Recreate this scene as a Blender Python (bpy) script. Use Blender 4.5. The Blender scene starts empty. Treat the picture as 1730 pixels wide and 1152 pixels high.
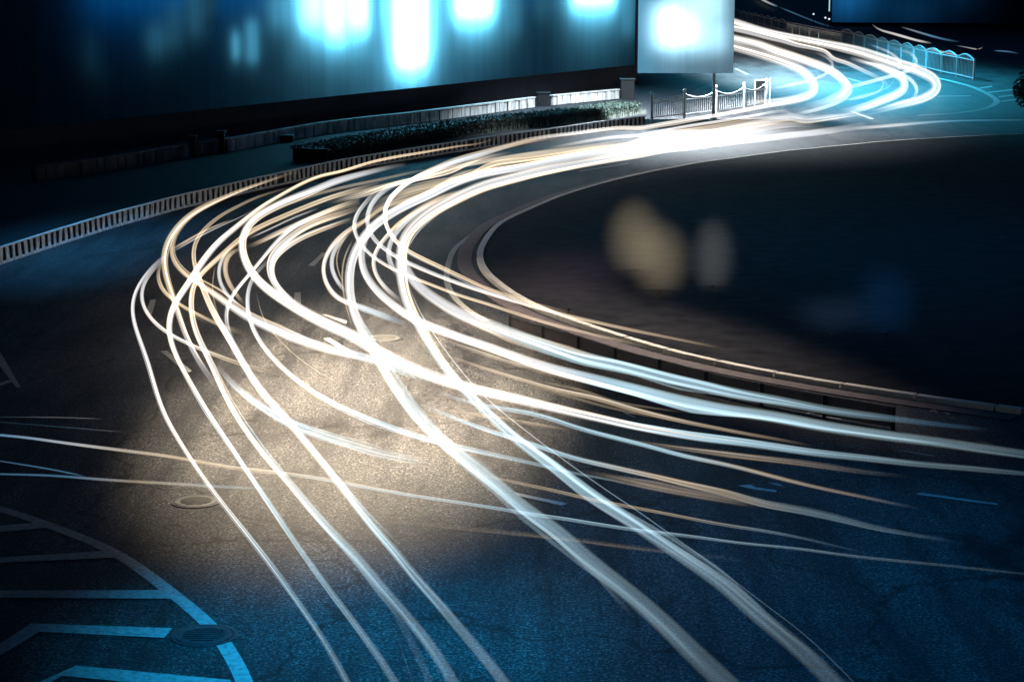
import bpy, bmesh, math, random
from mathutils import Vector, Matrix
random.seed(11)
SC = bpy.context.scene
COL = SC.collection
# ---------------------------------------------------------------- camera
F, CX, CY, CAMH, PITCH = 3400.0, 865.0, 576.0, 6.1, math.radians(10.6)
cam = bpy.data.cameras.new('camera'); cam.lens = F / 1730 * 36; cam.sensor_width = 36
cam.clip_start = .1; cam.clip_end = 3000
co = bpy.data.objects.new('camera', cam); COL.objects.link(co)
co.location = (0, 0, CAMH); co.rotation_euler = (math.pi / 2 - PITCH, 0, 0)
SC.camera = co
# ---------------------------------------------------------------- world (night)
world = bpy.data.worlds.new('World'); SC.world = world; world.use_nodes = True
wn = world.node_tree.nodes; wl = world.node_tree.links
bg = wn['Background']
sky = wn.new('ShaderNodeTexSky'); sky.sky_type = 'NISHITA'; sky.sun_disc = False
sky.sun_elevation = math.radians(-4); sky.sun_rotation = math.radians(20)
wm = wn.new('ShaderNodeMix'); wm.data_type = 'RGBA'; wm.blend_type = 'MULTIPLY'; wm.inputs[0].default_value = 1
wl.new(sky.outputs[0], wm.inputs[6]); wm.inputs[7].default_value = (.2, 3.0, 8.0, 1)
wl.new(wm.outputs[2], bg.inputs[0]); bg.inputs[1].default_value = .15
sun = bpy.data.lights.new('moon', 'SUN'); sun.energy = .012; sun.angle = math.radians(.5); sun.color = (.35, .6, 1)
so = bpy.data.objects.new('moon', sun); COL.objects.link(so); so.rotation_euler = (math.radians(35), 0, math.radians(20))
vs = SC.view_settings; vs.view_transform = 'Standard'; vs.look = 'None'; vs.gamma = 1; vs.exposure = 0; vs.use_curve_mapping = False
SC.render.engine = 'CYCLES'
TRAIL_GAIN = .82
cy = SC.cycles; cy.use_denoising = True; cy.transparent_max_bounces = 96; cy.max_bounces = 6
cy.diffuse_bounces = 3; cy.sample_clamp_indirect = 4

# ---------------------------------------------------------------- photograph point -> place in the world
SA, CA = math.sin(PITCH), math.cos(PITCH)
def ray(px, py):
    dx = (px - CX) / F; dy = -(py - CY) / F
    return Vector((dx, CA + dy * SA, -SA + dy * CA))
def G(px, py, z=0.0):
    d = ray(px, py); t = (z - CAMH) / d.z
    return Vector((d.x * t, d.y * t, z))
def depth(p): return p.y * CA - (p.z - CAMH) * SA
def on_plane(px, py, p0, n):
    d = ray(px, py); o = Vector((0, 0, CAMH))
    return o + d * ((p0 - o).dot(n) / d.dot(n))

def spot(name, px, py, h, rx, ry, power, color, blend=1.0, rot=0.0):
    """added spot without a fixture over a ground point, with an oval pool"""
    l = bpy.data.lights.new(name, 'SPOT'); l.energy = power; l.color = color
    l.spot_size = math.pi / 2; l.spot_blend = blend; l.shadow_soft_size = .25
    o = bpy.data.objects.new(name, l); COL.objects.link(o)
    p = G(px, py); o.location = (p.x, p.y, h); o.rotation_euler = (0, 0, rot); o.scale = (rx / h, ry / h, 1)
    return o
spot('added_spot_light', 625, 655, 9, 3.35, 10.8, 44000, (1, .82, .59), .85)  # added spots, no fixtures, standing in for street lamps and headlights
spot('added_spot_light', 600, 1080, 8, 3.2, 4.4, 6800, (.004, .38, .82))
spot('added_spot_light', 1330, 1000, 10, 6.6, 9.0, 2700, (.0, .36, 1))
spot('added_spot_light', 1430, 125, 10, 13, 55, 56000, (.04, .55, .85))
spot('added_spot_light', 1180, 201, 9, 11.5, 23, 42000, (.84, .93, 1))
spot('added_spot_light', 150, 410, 6, 3.5, 9, 1900, (.06, .45, 1))
spot('added_spot_light', 880, 194, 6, 2.4, 17, 2200, (.45, .8, 1), 1.0, -.46)
spot('added_spot_light', 1480, 420, 12, 12, 22, 1500, (.0, .33, 1))
spot('added_spot_light', 1290, 118, 9, 6, 32, 26000, (.72, .92, 1))
spot('added_spot_light', 1060, 562, 8, 2.6, 11, 3800, (1, .87, .74), 1.0, .40)

# ---------------------------------------------------------------- materials
def new_mat(name):
    m = bpy.data.materials.new(name); m.use_nodes = True
    n = m.node_tree.nodes; l = m.node_tree.links
    return m, n, l, n['Principled BSDF']
def noise(n, l, scale, detail=4, vec=None, rough=.6):
    t = n.new('ShaderNodeTexNoise'); t.inputs['Scale'].default_value = scale
    t.inputs['Detail'].default_value = detail; t.inputs['Roughness'].default_value = rough
    if vec is not None: l.new(vec, t.inputs['Vector'])
    return t.outputs[0]
def ramp(n, l, fac, stops):
    r = n.new('ShaderNodeValToRGB'); e = r.color_ramp.elements
    while len(e) < len(stops): e.new(.5)
    for q, (p, c) in zip(e, stops):
        q.position = p; q.color = (*c, 1) if len(c) == 3 else c
    l.new(fac, r.inputs[0]); return r.outputs[0]
def mul(n, l, a, b, fac=1.0, mode='MULTIPLY'):
    m = n.new('ShaderNodeMix'); m.data_type = 'RGBA'; m.blend_type = mode; m.inputs[0].default_value = fac
    for s, v in ((6, a), (7, b)):
        if isinstance(v, tuple): m.inputs[s].default_value = (*v, 1)
        else: l.new(v, m.inputs[s])
    return m.outputs[2]
def coords(n, l, scale=(1, 1, 1)):
    t = n.new('ShaderNodeTexCoord'); m = n.new('ShaderNodeMapping'); m.inputs['Scale'].default_value = scale
    l.new(t.outputs['Object'], m.inputs[0]); return m.outputs[0]
def plain(name, color, rough=.6, var=.35, scale=6, metal=0.0, stretch=(1, 1, 1), spec=.3):
    m, n, l, b = new_mat(name)
    v = coords(n, l, stretch)
    f = noise(n, l, scale, 5, v)
    lo = tuple(c * (1 - var) for c in color); hi = tuple(min(1, c * (1 + var)) for c in color)
    l.new(ramp(n, l, f, [(.3, lo), (.7, hi)]), b.inputs['Base Color'])
    b.inputs['Roughness'].default_value = rough; b.inputs['Metallic'].default_value = metal
    b.inputs['Specular IOR Level'].default_value = spec
    return m
def asphalt():
    m, n, l, b = new_mat('asphalt')
    v = coords(n, l)
    grain = noise(n, l, 30, 6, v, .84)
    g2 = noise(n, l, 9, 3, v, .6)
    col = ramp(n, l, grain, [(.42, (.003, .003, .004)), (.48, (.018, .018, .021)), (.53, (.052, .052, .056)), (.60, (.20, .20, .20))])
    col = mul(n, l, col, ramp(n, l, g2, [(.35, (.6, .6, .62)), (.6, (1.2, 1.2, 1.18))]))
    big = noise(n, l, .5, 5, coords(n, l, (1.0, .55, 1)), .65)
    col = mul(n, l, col, ramp(n, l, big, [(.33, (.42, .40, .42)), (.46, (.8, .8, .8)), (.62, (1.12, 1.1, 1.08))]))
    wear = noise(n, l, 1.0, 4, coords(n, l, (2.2, .16, 1)), .6)          # long tyre-polished streaks
    col = mul(n, l, col, ramp(n, l, wear, [(.36, (.55, .54, .56)), (.5, (1, 1, 1)), (.66, (1.25, 1.24, 1.2))]))
    vo = n.new('ShaderNodeTexVoronoi'); vo.feature = 'DISTANCE_TO_EDGE'; vo.inputs['Scale'].default_value = .22; vo.inputs['Randomness'].default_value = 1
    wv = n.new('ShaderNodeVectorMath'); wv.operation = 'ADD'
    wob = n.new('ShaderNodeTexNoise'); wob.inputs['Scale'].default_value = 1.3; wob.inputs['Detail'].default_value = 5
    l.new(v, wob.inputs['Vector']); l.new(v, wv.inputs[0]); l.new(wob.outputs['Color'], wv.inputs[1]); l.new(wv.outputs[0], vo.inputs['Vector'])
    col = mul(n, l, col, ramp(n, l, vo.outputs['Distance'], [(.0, (.25, .25, .25)), (.004, (.5, .5, .5)), (.008, (1, 1, 1))]))
    oil = noise(n, l, .35, 6, coords(n, l, (1.3, .5, 1)), .7)
    col = mul(n, l, col, ramp(n, l, oil, [(.34, (.25, .24, .26)), (.42, (1, 1, 1))]))
    l.new(col, b.inputs['Base Color'])
    b.inputs['Roughness'].default_value = .7; b.inputs['Specular IOR Level'].default_value = .18
    bp = n.new('ShaderNodeBump'); bp.inputs['Strength'].default_value = .25; bp.inputs['Distance'].default_value = .01
    l.new(grain, bp.inputs['Height']); l.new(bp.outputs[0], b.inputs['Normal'])
    return m
def paint():
    m, n, l, b = new_mat('road_paint')
    v = coords(n, l)
    f = noise(n, l, 14, 6, v, .75)
    col = ramp(n, l, f, [(.33, (.12, .12, .12)), (.5, (.32, .32, .31)), (.7, (.42, .42, .41))])
    l.new(col, b.inputs['Base Color']); b.inputs['Roughness'].default_value = .7
    b.inputs['Specular IOR Level'].default_value = .15
    return m
def trail_mat():
    """light swept along by a lamp: clear, adds light, thickest through its middle"""
    m = bpy.data.materials.new('trail_light'); m.use_nodes = True
    n = m.node_tree.nodes; l = m.node_tree.links; n.clear()
    at = n.new('ShaderNodeAttribute'); at.attribute_name = 'glow'
    ge = n.new('ShaderNodeNewGeometry')
    dt = n.new('ShaderNodeVectorMath'); dt.operation = 'DOT_PRODUCT'
    ax = n.new('ShaderNodeAttribute'); ax.attribute_name = 'axis'      # direction the lamp travelled in
    def vm(op, a, b):
        k = n.new('ShaderNodeVectorMath'); k.operation = op
        l.new(a, k.inputs[0])
        if b is not None: l.new(b, k.inputs[3 if op == 'SCALE' else 1])
        return k
    along = vm('DOT_PRODUCT', ge.outputs['Incoming'], ax.outputs['Vector'])
    side = vm('SUBTRACT', ge.outputs['Incoming'], vm('SCALE', ax.outputs['Vector'], along.outputs['Value']).outputs[0])
    side = vm('NORMALIZE', side.outputs[0], None)
    l.new(ge.outputs['Normal'], dt.inputs[0]); l.new(side.outputs[0], dt.inputs[1])
    ab = n.new('ShaderNodeMath'); ab.operation = 'ABSOLUTE'; l.new(dt.outputs['Value'], ab.inputs[0])
    rim = ramp(n, l, ab.outputs[0], [(0, (0, 0, 0)), (.3, (.07, .058, .046)), (.6, (.52, .46, .39)), (.86, (.95, .94, .92)), (.96, (1, 1, 1))])
    em = n.new('ShaderNodeEmission'); l.new(mul(n, l, at.outputs['Color'], rim), em.inputs[0])
    tr = n.new('ShaderNodeBsdfTransparent'); ad = n.new('ShaderNodeAddShader')
    l.new(em.outputs[0], ad.inputs[0]); l.new(tr.outputs[0], ad.inputs[1])
    out = n.new('ShaderNodeOutputMaterial'); l.new(ad.outputs[0], out.inputs[0])
    return m
def emit_mat(name, color, s):
    m = bpy.data.materials.new(name); m.use_nodes = True
    n = m.node_tree.nodes; l = m.node_tree.links; n.clear()
    e = n.new('ShaderNodeEmission'); e.inputs[0].default_value = (*color, 1); e.inputs[1].default_value = s
    o = n.new('ShaderNodeOutputMaterial'); l.new(e.outputs[0], o.inputs[0]); return m
def frosted(name, tint, fl=3.0):
    m = bpy.data.materials.new(name); m.use_nodes = True
    n = m.node_tree.nodes; l = m.node_tree.links; n.clear()
    f = noise(n, l, 1.0, 5, coords(n, l, (fl, fl, .06)), .7)
    c = mul(n, l, ramp(n, l, f, [(.3, (.72, .74, .77)), (.7, (1, 1, 1))]), tint)
    t = n.new('ShaderNodeBsdfTranslucent'); l.new(c, t.inputs[0])
    g = n.new('ShaderNodeBsdfDiffuse'); g.inputs[0].default_value = (.02, .03, .05, 1)
    x = n.new('ShaderNodeMixShader'); x.inputs[0].default_value = .9
    l.new(g.outputs[0], x.inputs[1]); l.new(t.outputs[0], x.inputs[2])
    o = n.new('ShaderNodeOutputMaterial'); l.new(x.outputs[0], o.inputs[0]); return m
M = dict(
    asphalt=asphalt(), paint=paint(), trail=trail_mat(),
    pave=plain('paving', (.018, .019, .023), .8, .4, 3),
    soil=plain('island_ground', (.022, .021, .024), .95, .5, 2.2, spec=.1),
    kerb=plain('kerb_concrete', (.78, .72, .62), .7, .15, 9),
    gutter=plain('gutter_concrete', (.16, .13, .13), .8, .25, 5),
    white=plain('white_metal', (.75, .77, .78), .45, .12, 4),
    railwhite=plain('weathered_rail', (.30, .32, .33), .5, .2, 4),
    slat=plain('pale_stone', (.60, .63, .64), .75, .45, 9, stretch=(1, 1, .6)),
    dark=plain('dark_metal', (.012, .013, .016), .5, .3, 4),
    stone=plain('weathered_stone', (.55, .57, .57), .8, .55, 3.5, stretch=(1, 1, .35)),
    shadedstone=plain('shaded_stone', (.07, .08, .10), .85, .5, 3.5, stretch=(1, 1, .35)),  # copy of the stone with the dark end's shade put into its colour
    iron=plain('cast_iron', (.05, .05, .055), .55, .5, 18, metal=.4),
    lid=plain('pale_cover', (.09, .09, .088), .6, .4, 22),
    leaf=plain('dark_leaf', (.022, .04, .03), .6, .5, 3),
    straw=plain('pale_grass', (.32, .36, .30), .7, .4, 5),
    bark=plain('bark', (.05, .045, .04), .9, .4, 6),
    wallp=plain('dark_render', (.02, .024, .035), .8, .3, 1.2),
    panel=plain('mesh_panel', (.10, .16, .18), .5, .3, 4),
    glassd=plain('dim_glass', (.02, .05, .08), .25, .3, 3),
    barpanel=plain('grey_panel', (.035, .030, .034), .7, .3, 6),
)
# ---------------------------------------------------------------- building helpers
def tag(o, label=None, cat=None, group=None, kind=None):
    for k, v in (('label', label), ('category', cat), ('group', group), ('kind', kind)):
        if v: o[k] = v
    return o
def empty(name, loc, rz=0.0):
    o = bpy.data.objects.new(name, None); COL.objects.link(o); o.location = loc; o.rotation_euler = (0, 0, rz)
    o.empty_display_size = .2; return o
class MB:
    def __init__(s): s.v = []; s.f = []
    def add(s, vs, fs):
        k = len(s.v); s.v += [Vector(v) for v in vs]; s.f += [tuple(i + k for i in f) for f in fs]; return s
    def poly(s, pts): return s.add(pts, [tuple(range(len(pts)))])
    def obox(s, c, ux, uy, uz):
        """box round centre c with half axes"""
        c, ux, uy, uz = map(Vector, (c, ux, uy, uz)); vs = []
        for a in (-1, 1):
            for b in (-1, 1):
                for d in (-1, 1): vs.append(c + ux * a + uy * b + uz * d)
        return s.add(vs, [(0, 1, 3, 2), (4, 6, 7, 5), (0, 4, 5, 1), (2, 3, 7, 6), (0, 2, 6, 4), (1, 5, 7, 3)])
    def bar(s, a, b, w, h=None):
        a, b = Vector(a), Vector(b); d = b - a
        if d.length < 1e-6: return s
        t = d.normalized(); up = Vector((0, 0, 1))
        if abs(t.z) > .95: up = Vector((0, 1, 0))
        sx = t.cross(up).normalized(); sy = sx.cross(t).normalized()
        return s.obox((a + b) / 2, d / 2, sx * w / 2, sy * (h or w) / 2)
    def tube(s, pts, rad, n=10, cap=True):
        pts = [Vector(p) for p in pts]; k0 = len(s.v); N = len(pts)
        prev = None
        for i, p in enumerate(pts):
            t = (pts[min(i + 1, N - 1)] - pts[max(i - 1, 0)]).normalized()
            if prev is None:
                up = Vector((0, 0, 1)) if abs(t.z) < .9 else Vector((0, 1, 0)); a = t.cross(up).normalized()
            else:
                a = (prev - t * prev.dot(t)).normalized()
            prev = a; b = t.cross(a); r = rad[i] if hasattr(rad, '__len__') else rad
            for j in range(n):
                q = 2 * math.pi * j / n; s.v.append(p + (a * math.cos(q) + b * math.sin(q)) * r)
        for i in range(N - 1):
            for j in range(n):
                s.f.append((k0 + i * n + j, k0 + i * n + (j + 1) % n, k0 + (i + 1) * n + (j + 1) % n, k0 + (i + 1) * n + j))
        if cap:
            s.f.append(tuple(k0 + j for j in range(n))[::-1]); s.f.append(tuple(k0 + (N - 1) * n + j for j in range(n)))
        return s
    def lathe(s, base, prof, n=24):
        base = Vector(base); k0 = len(s.v)
        for r, z in prof:
            for j in range(n):
                q = 2 * math.pi * j / n; s.v.append(base + Vector((r * math.cos(q), r * math.sin(q), z)))
        for i in range(len(prof) - 1):
            for j in range(n):
                s.f.append((k0 + i * n + j, k0 + i * n + (j + 1) % n, k0 + (i + 1) * n + (j + 1) % n, k0 + (i + 1) * n + j))
        s.f.append(tuple(k0 + (len(prof) - 1) * n + j for j in range(n))); return s
    def build(s, name, mat, parent=None, smooth=False, bevel=0.0, origin=None):
        me = bpy.data.meshes.new(name)
        off = Vector((0, 0, 0))
        if parent is not None: off = Vector(parent.location) if parent.parent is None else Vector(parent.parent.location)
        elif origin is not None: off = Vector(origin)
        me.from_pydata([v - off for v in s.v], [], s.f); me.update()
        bm = bmesh.new(); bm.from_mesh(me); bmesh.ops.recalc_face_normals(bm, faces=bm.faces); bm.to_mesh(me); bm.free()
        if smooth: me.polygons.foreach_set('use_smooth', [True] * len(me.polygons))
        me.materials.append(mat)
        o = bpy.data.objects.new(name, me); COL.objects.link(o)
        if parent is not None: o.parent = parent
        elif origin is not None: o.location = off
        if bevel:
            b = o.modifiers.new('bevel', 'BEVEL'); b.width = bevel; b.segments = 2
        return o
def resample(P, step):
    """evenly spaced points along a Catmull-Rom curve through the 2-D or 3-D points P"""
    P = [Vector(p) for p in P]; dense = []
    for i in range(len(P) - 1):
        p0, p1, p2, p3 = P[max(i - 1, 0)], P[i], P[i + 1], P[min(i + 2, len(P) - 1)]
        t0 = 0; t1 = t0 + max((p1 - p0).length, 1e-4) ** .5; t2 = t1 + max((p2 - p1).length, 1e-4) ** .5; t3 = t2 + max((p3 - p2).length, 1e-4) ** .5
        K = max(4, int((p2 - p1).length / step * 3))
        for k in range(K):
            t = t1 + (t2 - t1) * k / K
            a1 = p0 * ((t1 - t) / (t1 - t0)) + p1 * ((t - t0) / (t1 - t0)) if i > 0 else p1
            a2 = p1 * ((t2 - t) / (t2 - t1)) + p2 * ((t - t1) / (t2 - t1))
            a3 = p2 * ((t3 - t) / (t3 - t2)) + p3 * ((t - t2) / (t3 - t2)) if i < len(P) - 2 else p2
            b1 = a1 * ((t2 - t) / (t2 - t0)) + a2 * ((t - t0) / (t2 - t0)); b2 = a2 * ((t3 - t) / (t3 - t1)) + a3 * ((t - t1) / (t3 - t1))
            dense.append(b1 * ((t2 - t) / (t2 - t1)) + b2 * ((t - t1) / (t2 - t1)))
    dense.append(P[-1])
    L = [0.0]
    for a, b in zip(dense, dense[1:]): L.append(L[-1] + (b - a).length)
    N = max(3, int(L[-1] / step)); out = []; j = 0
    for k in range(N + 1):
        d = L[-1] * k / N
        while j < len(L) - 2 and L[j + 1] < d: j += 1
        u = (d - L[j]) / max(L[j + 1] - L[j], 1e-6); out.append(dense[j].lerp(dense[j + 1], min(1, u)))
    return out
def smooth(P, it):
    P = [p.copy() for p in P]
    for _ in range(it):
        Q = [P[0]] + [P[i - 1] * .25 + P[i] * .5 + P[i + 1] * .25 for i in range(1, len(P) - 1)] + [P[-1]]; P = Q
    return P
def fair(P, it=60):
    # hand-traced line: fair it out, more strongly where it lies near and large
    P = [p.copy() for p in P]
    A = [min(.5, max(.035, (p.y - 160) / 900)) for p in P]
    for _ in range(it):
        P = [P[0]] + [P[i] * (1 - A[i]) + (P[i - 1] + P[i + 1]) * (A[i] / 2) for i in range(1, len(P) - 1)] + [P[-1]]
    return P
def ground_path(px, z=0.0, step=.5, it=4):
    return smooth(resample([G(x, y, z) for x, y in px], step), it)
def offset(path, d):
    out = []
    for i, p in enumerate(path):
        t = (path[min(i + 1, len(path) - 1)] - path[max(i - 1, 0)]); t.z = 0; t.normalize()
        out.append(p + Vector((-t.y, t.x, 0)) * d)
    return out
def strip(a, b, z=None):
    m = MB(); vs = []
    for p, q in zip(a, b):
        for r in (p, q): vs.append(Vector((r.x, r.y, r.z if z is None else z)))
    return m.add(vs, [(2 * i, 2 * i + 1, 2 * i + 3, 2 * i + 2) for i in range(len(a) - 1)])
def ribbon_box(path, w, z0, z1, off=0.0):
    """a strip with thickness following a ground path"""
    a = offset(path, off - w / 2); b = offset(path, off + w / 2); vs = []; fs = []
    for p, q in zip(a, b):
        vs += [(p.x, p.y, z0), (p.x, p.y, z1), (q.x, q.y, z1), (q.x, q.y, z0)]
    n = len(path)
    for i in range(n - 1):
        for k in range(4): fs.append((4 * i + k, 4 * i + (k + 1) % 4, 4 * i + 4 + (k + 1) % 4, 4 * i + 4 + k))
    fs += [(3, 2, 1, 0), tuple(4 * (n - 1) + k for k in range(4))]
    return MB().add(vs, fs)

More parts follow.
